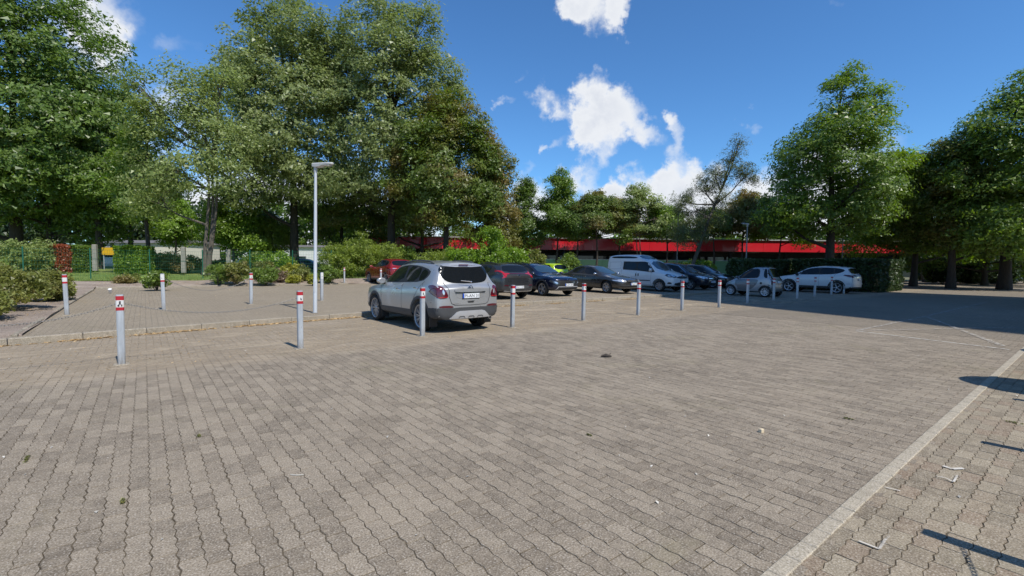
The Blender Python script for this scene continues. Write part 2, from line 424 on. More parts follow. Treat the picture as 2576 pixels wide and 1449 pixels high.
# raised parking platform behind the kerb
us = [-2.05] + list(np.arange(-1.75, 46.5, .5)); verts = []; faces = []
for u in us:
    k = kerb_v(u) + .13
    for v in (k, (k + 22) / 2, 22, 30.0): verts.append(uv(u, v, plat_z(v)))
for i in range(len(us) - 1):
    for j in range(3): a = i * 4 + j; faces.append((a, a + 4, a + 5, a + 1))
plat = make('raised_parking_platform', verts, faces, M_PLAT); plat['kind'] = 'structure'
def kerb_run(parent, pts, zfun, length=1.0, w=.125, h=.16, skip=None, drop=0.0):
    """kerb stones one after the other along a line of (u, v) points"""
    P = [Vector((a, b)) for a, b in pts]; seg = []; tot = 0
    dense = []
    for a, b in zip(P[:-1], P[1:]):
        n = max(1, int((b - a).length / .02)); dense += [a + (b - a) * i / n for i in range(n)]
    dense.append(P[-1]); acc = 0; start = dense[0]
    r = random.Random(3)
    for q in dense[1:]:
        if (q - start).length >= length:
            m = (start + q) / 2; d = q - start
            c = uv(m.x, m.y); ang = ANG + math.atan2(d.y, d.x)
            zt = zfun(m.x, m.y) + r.uniform(-.008, .008)
            o = MB().box((0, 0, -h / 2), (d.length - .012, w, h), bev=.014).build('kerb_stone', M_KERB, parent, loc=(c.x, c.y, zt), rz=ang + r.uniform(-.008, .008))
            start = q
k1 = empty('kerb'); k1['kind'] = 'structure'
kerb_run(k1, [(u, kerb_v(u) + .06) for u in np.arange(-9, 44, .5)], lambda u, v: .128, 1.0, h=.2)
k2 = empty('bed_kerb'); k2['kind'] = 'structure'
kerb_run(k2, [(-1.95, 12.6), (-1.85, 29.5)], lambda u, v: plat_z(v) + .055, 1.0, .09, .2)
kerb_run(k2, [(-1.85, 29.8), (10.2, 29.8)], lambda u, v: plat_z(v) + .075, 1.0, .09, .22)

# planting beds, lawn
def grid_sheet(name, us, vs, zf, mat, parent=None, kind='structure'):
    V = [uv(u, v, zf(u, v)) for u in us for v in vs]; n = len(vs)
    F = [(i * n + j, (i + 1) * n + j, (i + 1) * n + j + 1, i * n + j + 1) for i in range(len(us) - 1) for j in range(n - 1)]
    o = make(name, V, F, mat, parent, smooth=True)
    if kind and parent is None: o['kind'] = kind
    return o
def wob(u, v): return .03 * math.sin(u * 1.7 + v) + .025 * math.sin(v * 2.3 - u * .6) + .015 * math.sin(u * 4.1 + 2.2 * v)
def bed_z(u, v):
    """height of planted ground at the left and at the back"""
    if v > 29.8: z = .25 + min(.25, .10 * (v - 29.8))
    else: z = .17 + .006 * (v - 14)
    if u < -1.9: z = max(z, .15 + .05 * min(6, -1.9 - u) + .004 * max(0, v - 14))
    return z + wob(u, v) * .6
def lawn_z(u, v): return .51 + .012 * (v - 32.3) + wob(u * .3, v * .3) * 2
grid_sheet('planting_bed', np.arange(-32, -1.8, .4).tolist() + [-1.86], np.arange(9.6, 32.7, .45), lambda u, v: bed_z(u, v) - (.0 if v > kerb_v(u) + .3 else .35), M_SOIL)
grid_sheet('rear_planting_bed', np.arange(-1.86, 60, .6), np.arange(29.84, 32.5, .3), bed_z, M_SOIL)
grid_sheet('lawn', np.arange(-60, 62, 2.0), np.arange(32.35, 80, 1.6), lawn_z, M_LAWN)

# grass blades on the lawn
rngg = np.random.default_rng(4); n = 42000
gu = rngg.uniform(-8, 14, n); gv = rngg.uniform(32.2, 43, n)
gx = gu * .787 - gv * .617; gy = gu * .617 + gv * .787
gz = .51 + .012 * (gv - 32.3) - .02
h = rngg.uniform(.05, .14, n); a = rngg.uniform(0, 6.28, n); w = .012
ln = rngg.normal(0, .04, (n, 2))
V = np.zeros((n, 3, 3)); V[:, 0] = np.stack([gx - np.cos(a) * w, gy - np.sin(a) * w, gz], 1); V[:, 1] = np.stack([gx + np.cos(a) * w, gy + np.sin(a) * w, gz], 1); V[:, 2] = np.stack([gx + ln[:, 0], gy + ln[:, 1], gz + h], 1)
M_GRASS = simple('grass_blade', (.18, .26, .06), .7, 0, .3, 3)
go = link('lawn_grass', np_mesh('lawn_grass', V.reshape(-1, 3), np.arange(3 * n).reshape(-1, 3), M_GRASS)); tag(go, 'short mown grass behind the green wire fence', 'grass', kind='stuff')

# painted lines on the yard, worn
def m_paint(name, col, wear=.5):
    t = NT(name); p = t.pos(True)
    al = t.ramp(t.noise(p, 9, 7, .75), wear - .06, wear + .10); tr = t.n('ShaderNodeBsdfTransparent'); mx = t.n('ShaderNodeMixShader')
    t.fin(col, .8); t.L.new(al, mx.inputs[0]); t.L.new(tr.outputs[0], mx.inputs[1]); t.L.new(t.bsdf.outputs[0], mx.inputs[2]); t.L.new(mx.outputs[0], t.out.inputs[0]); return t.m
M_LINE = m_paint('worn_white_line', (.60, .56, .49), .42); M_FAINT = m_paint('very_worn_line', (.46, .42, .36), .49)
marks = empty('yard_markings'); marks['kind'] = 'structure'
def stripe(a, b, w, mat, name='painted_line', z=.006):
    a, b = Vector(a), Vector(b); d = (b - a).normalized(); nn = Vector((-d.y, d.x)) * w / 2
    make(name, [(a.x + nn.x, a.y + nn.y, z), (a.x - nn.x, a.y - nn.y, z), (b.x - nn.x, b.y - nn.y, z), (b.x + nn.x, b.y + nn.y, z)], [(0, 1, 2, 3)], mat, marks)
def P2(px, py):
    d = pix_dir(px, py); t = -CAM_H / d.z; return Vector((d.x * t, d.y * t))
stripe(P2(2155, 833), P2(2540, 880), .07, M_LINE)
stripe(P2(2155, 832), P2(2330, 796), .10, M_FAINT, z=.009); stripe(P2(2332, 795), P2(2480, 760), .10, M_FAINT, z=.006); stripe(P2(2330, 797), P2(2525, 872), .11, M_FAINT, z=.012)
stripe(P2(2160, 833), P2(2576, 824), .08, M_FAINT, z=.015); stripe(P2(2370, 785), P2(2576, 810), .08, M_FAINT, z=.018); stripe(P2(2410, 772), P2(2576, 790), .08, M_FAINT, z=.007)

# fine sand drifted over the bays, thin enough to leave the pavers showing in places
def m_drift():
    t = NT('drifted_sand'); p = t.pos(True)
    mp = t.n('ShaderNodeMapping'); mp.inputs['Scale'].default_value = (.55, 1.5, 1); t.L.new(p, mp.inputs[0])
    n1 = t.noise(mp.outputs[0], .8, 8, .72, .7); n2 = t.noise(p, 22, 5, .7); n3 = t.noise(p, 90, 2)
    sep = t.n('ShaderNodeSeparateXYZ'); t.L.new(p, sep.inputs[0]); wob_ = t.math('ADD', sep.outputs['Y'], t.math('MULTIPLY', n1, 1.6))
    edge = t.math('MULTIPLY', t.ramp(wob_, 8.9, 9.7), t.ramp(wob_, 16.0, 14.6))
    al = t.math('MULTIPLY', edge, t.ramp(t.math('ADD', n1, t.math('MULTIPLY', n2, .35)), .58, .80, 0, .92))
    c = t.mix(n2, (.33, .265, .185), (.50, .42, .315)); c = t.mix(t.ramp(n3, .55, .72, 0, .6), c, (.16, .12, .085))
    t.bump(t.math('ADD', n2, n3), .5, .006); t.fin(c, .95, 0, **{'Specular IOR Level': .1})
    tr = t.n('ShaderNodeBsdfTransparent'); mx = t.n('ShaderNodeMixShader'); t.L.new(al, mx.inputs[0]); t.L.new(tr.outputs[0], mx.inputs[1]); t.L.new(t.bsdf.outputs[0], mx.inputs[2]); t.L.new(mx.outputs[0], t.out.inputs[0]); return t.m
dv = []; df = []; du = np.arange(-10, 26, .5)
for u in du: dv += [uv(u, 8.0, .0028), uv(u, kerb_v(u) - .01, .0028)]
for i in range(len(du) - 1): df.append((2 * i, 2 * i + 2, 2 * i + 3, 2 * i + 1))
dr = make('drifted_sand', dv, df, m_drift()); tag(dr, 'pale sand drifted over the parking bays', 'sand', kind='stuff')
# broken outlines of old white paint on the walkway
for i, pl in enumerate([[(3654, 1863), (3690, 1870), (3725, 1888), (3740, 1862)], [(3683, 1823), (3720, 1836), (3764, 1834)], [(3453, 1906), (3517, 1922)], [(3354, 2118), (3436, 2150), (3455, 2118), (3474, 2100)]]):
    for j, (p, q) in enumerate(zip(pl[:-1], pl[1:])): stripe(P2(p[0] * .644, p[1] * .644), P2(q[0] * .644, q[1] * .644), .013 if i != 1 else .03, M_LINE, 'paint_scrap', .009 + .002 * j)
# ------------------------------------------------------------------ buildings
M_RED = simple('red_fascia', (.60, .012, .026), .38, 0, .08, .8, **{'Coat Weight': .25})
M_ROOFW = simple('roof_edging', (.42, .42, .42), .5)
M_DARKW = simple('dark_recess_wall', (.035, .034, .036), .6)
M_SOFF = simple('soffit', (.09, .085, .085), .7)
M_CONC = simple('concrete', (.30, .29, .27), .8, 0, .2, 3)
M_SHOPGLASS = simple('shop_glass', (.015, .018, .02), .06, 0, .2, 1)
YB = 48.0
bld = empty('red_fascia_building', (14, YB, 0)); tag(bld, 'long low building with a bright red fascia behind the parked cars', 'building')
x0, x1 = -29.0, 29.0
xs = np.arange(x0, x1 - .1, 2.9)
for x in xs:
    MB().box((x + 1.45, .06, 3.67), (2.88, .10, 1.14), bev=.0).build('fascia_panel', M_RED, bld)
MB().box((0, 6, 4.29), (x1 - x0 + .2, 12.3, .10)).build('roof_edge', M_ROOFW, bld)
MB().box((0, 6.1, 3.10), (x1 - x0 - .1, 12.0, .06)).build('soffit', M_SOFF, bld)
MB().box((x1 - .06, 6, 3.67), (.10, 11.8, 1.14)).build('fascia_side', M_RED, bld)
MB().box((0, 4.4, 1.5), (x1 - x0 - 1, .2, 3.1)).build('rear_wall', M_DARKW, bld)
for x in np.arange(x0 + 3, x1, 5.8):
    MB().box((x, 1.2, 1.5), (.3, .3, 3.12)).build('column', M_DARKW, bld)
for i, x in enumerate(np.arange(x0 + 1, x1 - 2, 2.9)):
    MB().box((x + 1.4, 4.27, 1.45), (2.6, .05, 2.3)).build('shop_window', M_SHOPGLASS, bld)
for i, x in enumerate(np.arange(x0 + 4, x1 - 2, 9.1)): MB().box((x, 1.6, 3.05), (1.2, .12, .05)).build('strip_light', simple('unlit_strip_light', (.6, .58, .5), .5), bld)
M_GREENW = simple('green_panel', (.24, .44, .22), .6, 0, .12, 1.2)
gw = empty('green_panel_wall', (11, 46.0, 0)); tag(gw, 'waist-high wall of pale green panels in front of the red building', 'wall')
for k in range(14):
    MB().box((-13.2 + k * 2.0, 0, 1.06), (1.985, .06, 2.06)).build('wall_panel', M_GREENW, gw)
MB().box((0.1, .05, 2.12), (28.2, .12, .05)).build('coping', simple('pale_coping', (.62, .63, .58), .6), gw)

# the tall block on the right, out of the picture, whose shadow lies across the yard
M_BRICK = simple('brown_brick', (.17, .115, .085), .85, 0, .2, 2, .3); M_WIN = M_SHOPGLASS
HB = 34.0
_k = HB / math.tan(R(SUN_EL)); ex = Vector((-.376, .927)); nx = Vector((.927, .376))
eave0 = Vector((12.42 + .669 * _k, 11.3 - .743 * _k))
tq = (1.2 * eave0.y * -1 + eave0.x) / (1.2 * ex.y - ex.x); corner = eave0 + ex * tq
blk = empty('apartment_tower', (corner.x, corner.y, 0), math.atan2(ex.y, ex.x)); tag(blk, 'tall brown brick apartment block beside the yard', 'building')
# local x runs along the long side towards the far corner (x=0), local -y is away from the yard
MB().box((-22, -7, HB / 2), (44, 14, HB)).build('wall', M_BRICK, blk)
MB().box((-22, -7, HB + .12), (44.0, 14.0, .24)).build('roof', M_CONC, blk)
for fl in range(9):
    for k in range(12):
        w = MB().box((-2.6 - k * 3.4, .03, 1.8 + fl * 3.0), (1.7, .10, 1.5)).build('window', M_WIN, blk)
        MB().box((-2.6 - k * 3.4, .09, 1.0 + fl * 3.0), (1.9, .14, .06)).build('sill', M_CONC, w)

# pale house and vans far behind the lawn, seen between the trunks
M_CREAM = simple('cream_render', (.62, .58, .50), .8, 0, .08, 1); M_TILE = simple('grey_tile', (.16, .15, .15), .8)
M_WHITEW = simple('white_render', (.72, .73, .74), .75, 0, .06, 1)
def house(name, px0, px1, depth, h, wallm, label, roof=1.4):
    a = far(px0, 650, depth); b = far(px1, 650, depth); w = b.x - a.x
    e = empty(name, ((a.x + b.x) / 2, depth, .3)); tag(e, label, 'building')
    MB().box((0, 3.5, h / 2), (w, 7, h)).build('wall', wallm, e)
    MB().add([(-w / 2 - .3, -.3, h), (w / 2 + .3, -.3, h), (w / 2 + .3, 7.3, h), (-w / 2 - .3, 7.3, h), (-w / 2, 3.5, h + roof), (w / 2, 3.5, h + roof)], [(0, 1, 5, 4), (2, 3, 4, 5), (1, 2, 5), (3, 0, 4), (3, 2, 1, 0)]).build('roof', M_TILE, e)
    for k in range(max(1, int(w / 2.6))):
        wn = MB().box((-w / 2 + 1.3 + k * 2.6, -.03, 1.5), (1.1, .08, 1.2)).build('window', M_SHOPGLASS, e)
        MB().box((-w / 2 + 1.3 + k * 2.6, -.08, .86), (1.25, .12, .05)).build('sill', M_WHITEW, wn)
house('cream_house', 255, 470, 62, 3.6, M_CREAM, 'low cream house beyond the lawn behind the yellow sign', .5)
house('white_hall', 690, 800, 66, 3.4, M_WHITEW, 'white building seen through trunks behind the lamp post', .4)
house('grey_roofed_house', 2350, 2470, 62, 1.9, M_CREAM, 'small house with a sunlit grey roof among the trees on the right', 2.6)
# ------------------------------------------------------------------ trees, shrubs, hedges
def m_leaf(name, a, b, c=None, trans=.40):
    t = NT(name); at = t.n('ShaderNodeAttribute'); at.attribute_name = 'tint'
    g = t.n('ShaderNodeNewGeometry'); oi = t.n('ShaderNodeObjectInfo')
    col = t.mix(at.outputs['Fac'], a, b)
    if c: col = t.mix(t.ramp(t.noise(t.objco(), .42, 4, .6), .47, .64, 0, .85), col, c)
    hv = t.n('ShaderNodeHueSaturation'); t.L.new(t.ramp(g.outputs['Random Per Island'], 0, 1, .72, 1.25), hv.inputs['Value']); t.L.new(col, hv.inputs['Color'])
    tr = t.n('ShaderNodeBsdfTranslucent'); mx = t.n('ShaderNodeMixShader'); mx.inputs[0].default_value = trans
    hv2 = t.n('ShaderNodeHueSaturation'); hv2.inputs['Value'].default_value = 1.5; hv2.inputs['Saturation'].default_value = 1.15; t.L.new(hv.outputs[0], hv2.inputs['Color'])
    t.L.new(hv2.outputs[0], tr.inputs['Color'])
    t.fin(hv.outputs[0], .42, 0, **{'Specular IOR Level': .55})
    t.L.new(t.bsdf.outputs[0], mx.inputs[1]); t.L.new(tr.outputs[0], mx.inputs[2]); t.L.new(mx.outputs[0], t.out.inputs[0]); return t.m
LEAF = dict(
    chestnut=m_leaf('chestnut_leaf', (0.073, 0.138, 0.026), (0.175, 0.252, 0.047)),
    poplar=m_leaf('poplar_leaf', (.150, .198, .058), (.300, .350, .130), None, .4),
    willow=m_leaf('pale_willow_leaf', (0.175, 0.234, 0.058), (0.351, 0.409, 0.152), None, .42),
    maple=m_leaf('maple_leaf', (0.091, 0.150, 0.026), (0.187, 0.252, 0.042), (0.216, 0.158, 0.049)),
    brown=m_leaf('browning_leaf', (0.152, 0.161, 0.035), (0.252, 0.252, 0.058), (0.269, 0.175, 0.058)),
    linden=m_leaf('linden_leaf', (0.094, 0.170, 0.026), (0.222, 0.310, 0.054)),
    bright=m_leaf('bright_leaf', (0.140, 0.240, 0.026), (0.263, 0.386, 0.049), None, .4),
    conifer=m_leaf('larch_needle', (0.088, 0.117, 0.037), (0.175, 0.199, 0.070), None, .2),
    shrub=m_leaf('shrub_leaf', (0.105, 0.170, 0.033), (0.240, 0.322, 0.066)),
    olive=m_leaf('olive_shrub_leaf', (0.152, 0.181, 0.042), (0.287, 0.304, 0.082), (0.281, 0.216, 0.094)),
    bamboo=m_leaf('bamboo_leaf', (0.152, 0.211, 0.035), (0.304, 0.374, 0.070)),
    yellow=m_leaf('golden_leaf', (0.234, 0.257, 0.037), (0.398, 0.386, 0.070)),
    copper=m_leaf('copper_beech_leaf', (0.234, 0.058, 0.023), (0.398, 0.105, 0.041), None, .2),
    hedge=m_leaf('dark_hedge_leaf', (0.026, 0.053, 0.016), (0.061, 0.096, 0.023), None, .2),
    dry=m_leaf('dry_twig_leaf', (0.164, 0.117, 0.076), (0.269, 0.199, 0.129), None, .1),
)
def m_bark(name, a, b):
    t = NT(name); p = t.objco(); mp = t.n('ShaderNodeMapping'); mp.inputs['Scale'].default_value = (9, 9, 1.6); t.L.new(p, mp.inputs[0])
    n = t.noise(mp.outputs[0], 1.6, 7, .7); t.bump(n, .9, .03)
    return t.fin(t.mix(t.ramp(n, .3, .7), a, b), .92)
BARK = dict(dark=m_bark('dark_bark', (.035, .028, .022), (.085, .070, .055)), grey=m_bark('grey_bark', (.065, .055, .043), (.16, .135, .105)), tan=m_bark('tan_bark', (.09, .07, .05), (.20, .16, .11)))

def leaf_cloud(rg, C, rad, n_per, size, flat=.65, up=.5, shape=.5, droop=0.0, wind=(0, 0, 0), centre=None):
    """leaf blades round clump centres; returns vertices, faces, tint"""
    n = len(C) * n_per
    cc = np.repeat(C, n_per, 0); rr = np.repeat(rad, n_per)
    d = rg.normal(0, 1, (n, 3)); d /= np.linalg.norm(d, axis=1)[:, None]
    d *= (rg.uniform(0, 1, n) ** .45)[:, None]; d[:, 2] *= flat
    P = cc + d * rr[:, None]
    P[:, 2] -= droop * rr * (d[:, 0] ** 2 + d[:, 1] ** 2)
    N = rg.normal(0, 1, (n, 3)) * .62 + d * .5 + np.array([0, 0, up])
    if centre is not None:
        o = P - np.array(centre); o /= np.linalg.norm(o, axis=1)[:, None] + 1e-6; N += o * .85
    N /= np.linalg.norm(N, axis=1)[:, None]
    T = rg.normal(0, 1, (n, 3)) + np.array(wind); T -= (T * N).sum(1)[:, None] * N; T /= np.linalg.norm(T, axis=1)[:, None] + 1e-9
    B = np.cross(N, T); L = size * np.clip(rg.lognormal(-.06, .34, n), .4, 1.9)[:, None]; Wd = L * shape * .58
    V = np.stack([P - T * L * .45 + B * Wd, P + T * L * .55 - N * L * .06, P - T * L * .45 - B * Wd], 1).reshape(-1, 3)
    F = np.arange(3 * n).reshape(-1, 3)
    ct = np.repeat(rg.uniform(0, 1, len(C)), n_per) * .6 + rg.uniform(0, 1, n) * .4
    return V, F, np.repeat(ct, 3)
def lobe_points(rg, lobes, n, shell=.68, gap=.0, gs=1.0):
    """clump centres spread through ellipsoid lobes, denser near their skins, with hollows"""
    vol = np.array([l[3] * l[4] * l[5] for l in lobes]) ** .72; pr = vol / vol.sum(); out = []
    which = rg.choice(len(lobes), n, p=pr); L = np.array(lobes)[which]
    d = rg.normal(0, 1, (n, 3)); d /= np.linalg.norm(d, axis=1)[:, None]
    r = np.where(rg.uniform(0, 1, n) < shell, rg.uniform(.78, 1.0, n), rg.uniform(0, 1, n) ** .5 * .85)
    P = L[:, :3] + d * r[:, None] * L[:, 3:6]
    if gap > 0:
        q = P * gs; ph = rg.uniform(0, 6.28, 6)
        f = np.sin(q[:, 0] * 1.9 + ph[0]) + np.sin(q[:, 1] * 1.7 + ph[1]) + np.sin(q[:, 2] * 2.3 + ph[2]) + np.sin(q[:, 0] * 1.1 - q[:, 2] * 1.5 + ph[3]) + .7 * np.sin(q[:, 1] * 3.1 + q[:, 2] * 2.9 + ph[4])
        P = P[f > np.quantile(f, gap)]
    return P
def tree(name, label, base, lobes, leaf, bark, seed, clumps=420, per=60, size=.24, crad=.75, trunk_r=.3, fork=None, gap=.18, flat=.6, stems=1, lean=(0, 0), group=None, droop=.3, wind=(0, 0, 0), shell=.68, shape=.5, twigs=60, up=.5, cat='tree', gs=.7, trunk_top=None, k=1.0):
    """lobes are relative to the base; k scales the whole tree"""
    lobes = [tuple(x * k for x in l) for l in lobes]; crad *= k; size *= k; trunk_r *= k; fork = fork * k if fork else None; trunk_top = trunk_top * k if trunk_top else None
    rg = np.random.default_rng(seed); r = random.Random(seed)
    root = empty(name, base); tag(root, label, cat, group)
    if cat == 'tree': clumps = int(clumps * 1.35); per = int(per * 1.6); size *= .82; crad *= 1.2; flat *= .78; up = .55; gap *= .6
    C = lobe_points(rg, lobes, clumps, shell, gap, gs)
    C = C[C[:, 2] > .15]
    rad = crad * rg.uniform(.6, 1.25, len(C))
    cz = sum(l[2] * l[3] ** 2 for l in lobes) / sum(l[3] ** 2 for l in lobes); cx = sum(l[0] * l[3] ** 2 for l in lobes) / sum(l[3] ** 2 for l in lobes)
    V, F, t = leaf_cloud(rg, C, rad, per, size, flat, up, shape, droop, wind, (cx, 0, cz * .85))
    link('crown' if cat == 'tree' else 'foliage', np_mesh('crown', V, F, LEAF[leaf], attr=t), root)
    top = max(l[2] + l[5] for l in lobes); low = min(l[2] - l[5] for l in lobes)
    ft = fork or max(1.2, low + .6); tt = trunk_top or low + (top - low) * .62
    tips = []
    mb = MB()
    for k in range(stems):
        ox, oy = (0, 0) if stems == 1 else (r.uniform(-.45, .45), r.uniform(-.3, .3))
        pts = []; rad_ = []
        m = 9
        for i in range(m):
            f = i / (m - 1); z = tt * f
            sp = 0 if stems == 1 else f * 1.6
            pts.append((ox * (1 + sp * 2) + lean[0] * f + .10 * math.sin(f * 5 + seed + k) * f * 2, oy * (1 + sp) + lean[1] * f + .10 * math.cos(f * 4 + seed) * f * 2, z - .15))
            rad_.append(trunk_r * (1.0 if stems == 1 else .62) * (1.28 if i == 0 else 1 - .82 * f))
        mb.tube(pts, rad_, 9); tips.append(pts)
    tr = mb.build('trunk', BARK[bark], root, smooth=True)
    mb = MB()
    for i, l in enumerate(lobes):
        pts = tips[i % len(tips)]
        zc = max(ft, min(tt * .9, l[2] - max(.6, .45 * math.hypot(l[0], l[1]))))
        j = min(range(len(pts)), key=lambda q: abs(pts[q][2] - zc)); a = Vector(pts[j]); b = Vector(l[:3])
        mid = a.lerp(b, .5) + Vector((0, 0, -.12 * (b - a).length + .2)); r0 = trunk_r * .42
        mb.tube([a, mid, b], [r0, r0 * .6, .02], 6)
        near = C[np.argsort(((C - np.array(l[:3])) ** 2).sum(1))[:max(4, int(3 * twigs / len(lobes)))]]
        idx = rg.choice(len(near), min(len(near), max(2, twigs // len(lobes))), replace=False) if len(near) else []
        for q in idx:
            c = Vector(near[q]); s0 = mid.lerp(b, r.uniform(.1, 1)); mb.tube([s0, s0.lerp(c, .5) + Vector((0, 0, r.uniform(-.1, .3))), c], [r0 * .32, r0 * .2, .012], 4, caps=False)
    mb.build('limbs', BARK[bark], root, smooth=True)
    return root
def ball_lobes(r, top, bottom, rx, n=7, seed=1, taper=.35, ry=None, cx=0, cy=0):
    """lobes arranged as a broad crown between two heights"""
    q = random.Random(seed); out = []; H = top - bottom
    out.append((cx, cy, bottom + H * .55, rx * .72, (ry or rx) * .72, H * .45))
    for k in range(n):
        f = (k + .5) / n; a = k * 2.4 + q.uniform(-.4, .4); z = bottom + H * (.14 + .74 * f)
        w = rx * (1 - taper * f ** 2) * (.55 + .45 * math.sin(math.pi * min(1, f + .25)))
        s = q.uniform(.30, .46) * rx * (1 - .3 * f)
        out.append((cx + math.cos(a) * (w - s * .5), cy + math.sin(a) * (w - s * .5), z, s, s, s * q.uniform(.7, 1.0)))
    out.append((cx + q.uniform(-.2, .2) * rx, cy, top - H * .10, rx * .3, rx * .3, H * .13))
    return out
def G0(px, py, depth): p = far(px, py, depth); return (p.x, p.y)
def at(px, depth, z=.3):
    p = far(px, 660, depth); return Vector((p.x, depth, z))
def zpx(px, py, depth): return far(px, py, depth).z

# giant dark chestnut at the left edge
b = at(45, 40, .7)
tree('chestnut_tree', 'huge dark green tree filling the left edge of the picture', b,
     [tuple(x * 1.36 for x in l) for l in [(0, 0, 12.5, 6.0, 6.0, 7.5), (-2, -3, 7.5, 4.5, 4, 3.5), (3.6, -2.5, 8, 3.4, 3.2, 2.8), (3.0, -1, 13, 2.8, 3, 3), (1.2, -2, 17.5, 2.8, 3, 3.0), (5.0, -1, 9.2, 2.2, 2.2, 2.0), (5.4, -1, 5.6, 2.0, 2.0, 1.4), (-3, -2, 16, 3.5, 3.5, 3.5), (4.0, 1, 10.5, 2.4, 2.6, 2.2), (-1, -4.5, 12, 3, 2.5, 3), (2.5, -3.8, 5.2, 2.6, 2.2, 1.5), (-3, -4.0, 4.8, 3, 2.2, 1.6), (0.5, 0, 20.2, 2.0, 2.2, 1.8)]],
     'chestnut', 'dark', 3, 1000, 62, .33, 1.15, .5, gap=.12, flat=.5, droop=.5, twigs=50, fork=3.0)
b = at(250, 41, .6)
tree('oak_tree', 'broad green tree standing between the huge dark tree and the pale one', b, ball_lobes(1, 15.6, 3.4, 4.8, 9, 4), 'linden', 'dark', 7, 430, 58, .24, .85, .32, gap=.2, droop=.4)
b = at(330, 47, .6)
tree('alder_tree', 'small dark tree in the gap above the yellow sign', b, ball_lobes(1, 13.5, 4.0, 5.0, 8, 9), 'chestnut', 'dark', 17, 330, 50, .26, .95, .28, gap=.2)
b = at(130, 42, .6)
tree('shade_tree', 'dark leafy tree in the shade behind the pale shrubs', b, ball_lobes(1, 12.0, 2.6, 6.0, 8, 12), 'chestnut', 'dark', 27, 380, 50, .30, 1.05, .3, gap=.12)
# pale multi-stemmed tree
b = at(505, 31.5, .6)
tree('willow_tree', 'airy pale green tree with several bare stems left of the poplars', b,
     [(-2.2, 0, 9.5, 2.2, 2.2, 2.6), (.4, .4, 11.5, 2.3, 2.3, 2.2), (-1.2, .5, 12.6, 2.0, 2, 1.6), (1.8, 0, 9.2, 2.0, 2, 2.4), (-3.6, .3, 7.2, 1.8, 1.8, 1.7), (2.4, -.3, 6.5, 1.6, 1.6, 1.6), (-1.0, -1, 7.0, 1.8, 1.8, 1.8), (-3.4, 0, 11.8, 1.5, 1.5, 1.5), (1.6, 0, 12.6, 1.4, 1.4, 1.3), (-2.6, -.8, 5.0, 1.5, 1.5, 1.1), (-4.2, 0, 13.0, .8, .8, .9)],
     'willow', 'grey', 5, 460, 46, .20, .78, .24, gap=.62, stems=3, flat=.7, droop=.5, wind=(.8, 0, .2), twigs=120, fork=1.8, trunk_top=9.5)
b = at(375, 33, .6)
tree('slim_tree', 'slim dark-stemmed tree left of the pale one', b, [(0, 0, 8.2, 1.8, 1.8, 2.2), (-1.0, 0, 6.0, 1.5, 1.5, 1.3), (1.1, .3, 6.6, 1.3, 1.3, 1.2), (.2, 0, 10.2, 1.2, 1.2, 1.3), (.4, -.8, 4.8, 1.3, 1.2, .8)], 'linden', 'dark', 8, 150, 55, .22, .75, .17, gap=.2, twigs=40, fork=3.6)
# the two big silver poplars
b = at(740, 41, .55)
tree('poplar_tree', 'tall grey-green poplar with ragged top, left one of the big pair', b,
     [(0, 0, 11.5, 4.6, 4.6, 7.0), (-2.0, -1, 16.5, 2.6, 2.6, 2.6), (-3.4, -1, 12.6, 2.4, 2.6, 2.2), (-3.0, -2, 8.8, 2.6, 2.6, 2.2), (1.8, -1.5, 17.2, 2.3, 2.3, 2.1), (-.8, -.5, 19.2, 1.9, 1.9, 1.7), (2.2, -3, 12, 2.6, 2.3, 2.4), (-1.2, -3.4, 13.5, 2.4, 2, 2.2), (0, -3.8, 9, 2.6, 2, 2.2), (-3.8, -.5, 15.2, 1.5, 1.5, 1.2), (-2.2, -2.5, 5.6, 2.2, 2, 1.2), (2.0, -3.0, 6.8, 2.2, 2, 1.5), (-2.6, 0, 18.4, 1.2, 1.2, 1.0), (.2, 0, 20.3, .9, .9, .8), (3.6, -1, 14.6, 2.6, 2.4, 2.6), (3.2, -1, 17.0, 1.8, 1.8, 1.4)],
     'poplar', 'dark', 13, 950, 50, .21, .80, .36, gap=.18, droop=.45, wind=(1.0, 0, .3), twigs=90, fork=3.4, shape=.6, k=1.139)
b = at(985, 41, .5)
tree('poplar_tree', 'tall rounded grey-green poplar, right one of the big pair', b,
     [(0, 0, 11.0, 4.8, 4.8, 7.0), (-1.0, -1.5, 17.6, 2.7, 2.6, 2.2), (1.5, -1, 17.2, 2.6, 2.6, 2.3), (3.2, -1, 14.2, 2.3, 2.4, 2.4), (-3.0, -2, 14.2, 2.4, 2.2, 2.4), (.4, -3.6, 14.6, 2.4, 2, 2.4), (3.8, 0, 11, 1.8, 2, 2.2), (-1.6, -3.8, 10.4, 2.5, 2, 2.2), (1.4, -4.0, 9.0, 2.2, 1.8, 1.8), (.3, -.5, 19.6, 1.6, 1.6, 1.1), (-2.4, -3.6, 6.6, 2.0, 1.8, 1.2), (2.6, -2, 18.6, 1.2, 1.2, 1.0), (-4.0, -.5, 16.0, 2.4, 2.2, 2.2), (4.2, -1, 12.6, 2.0, 2.0, 2.2), (3.0, -2.5, 7.6, 2.2, 1.8, 1.8)],
     'poplar', 'dark', 23, 950, 50, .21, .80, .36, gap=.18, droop=.45, wind=(1.0, 0, .3), twigs=90, fork=3.4, shape=.6, k=1.139)
b = at(1120, 38, .4)
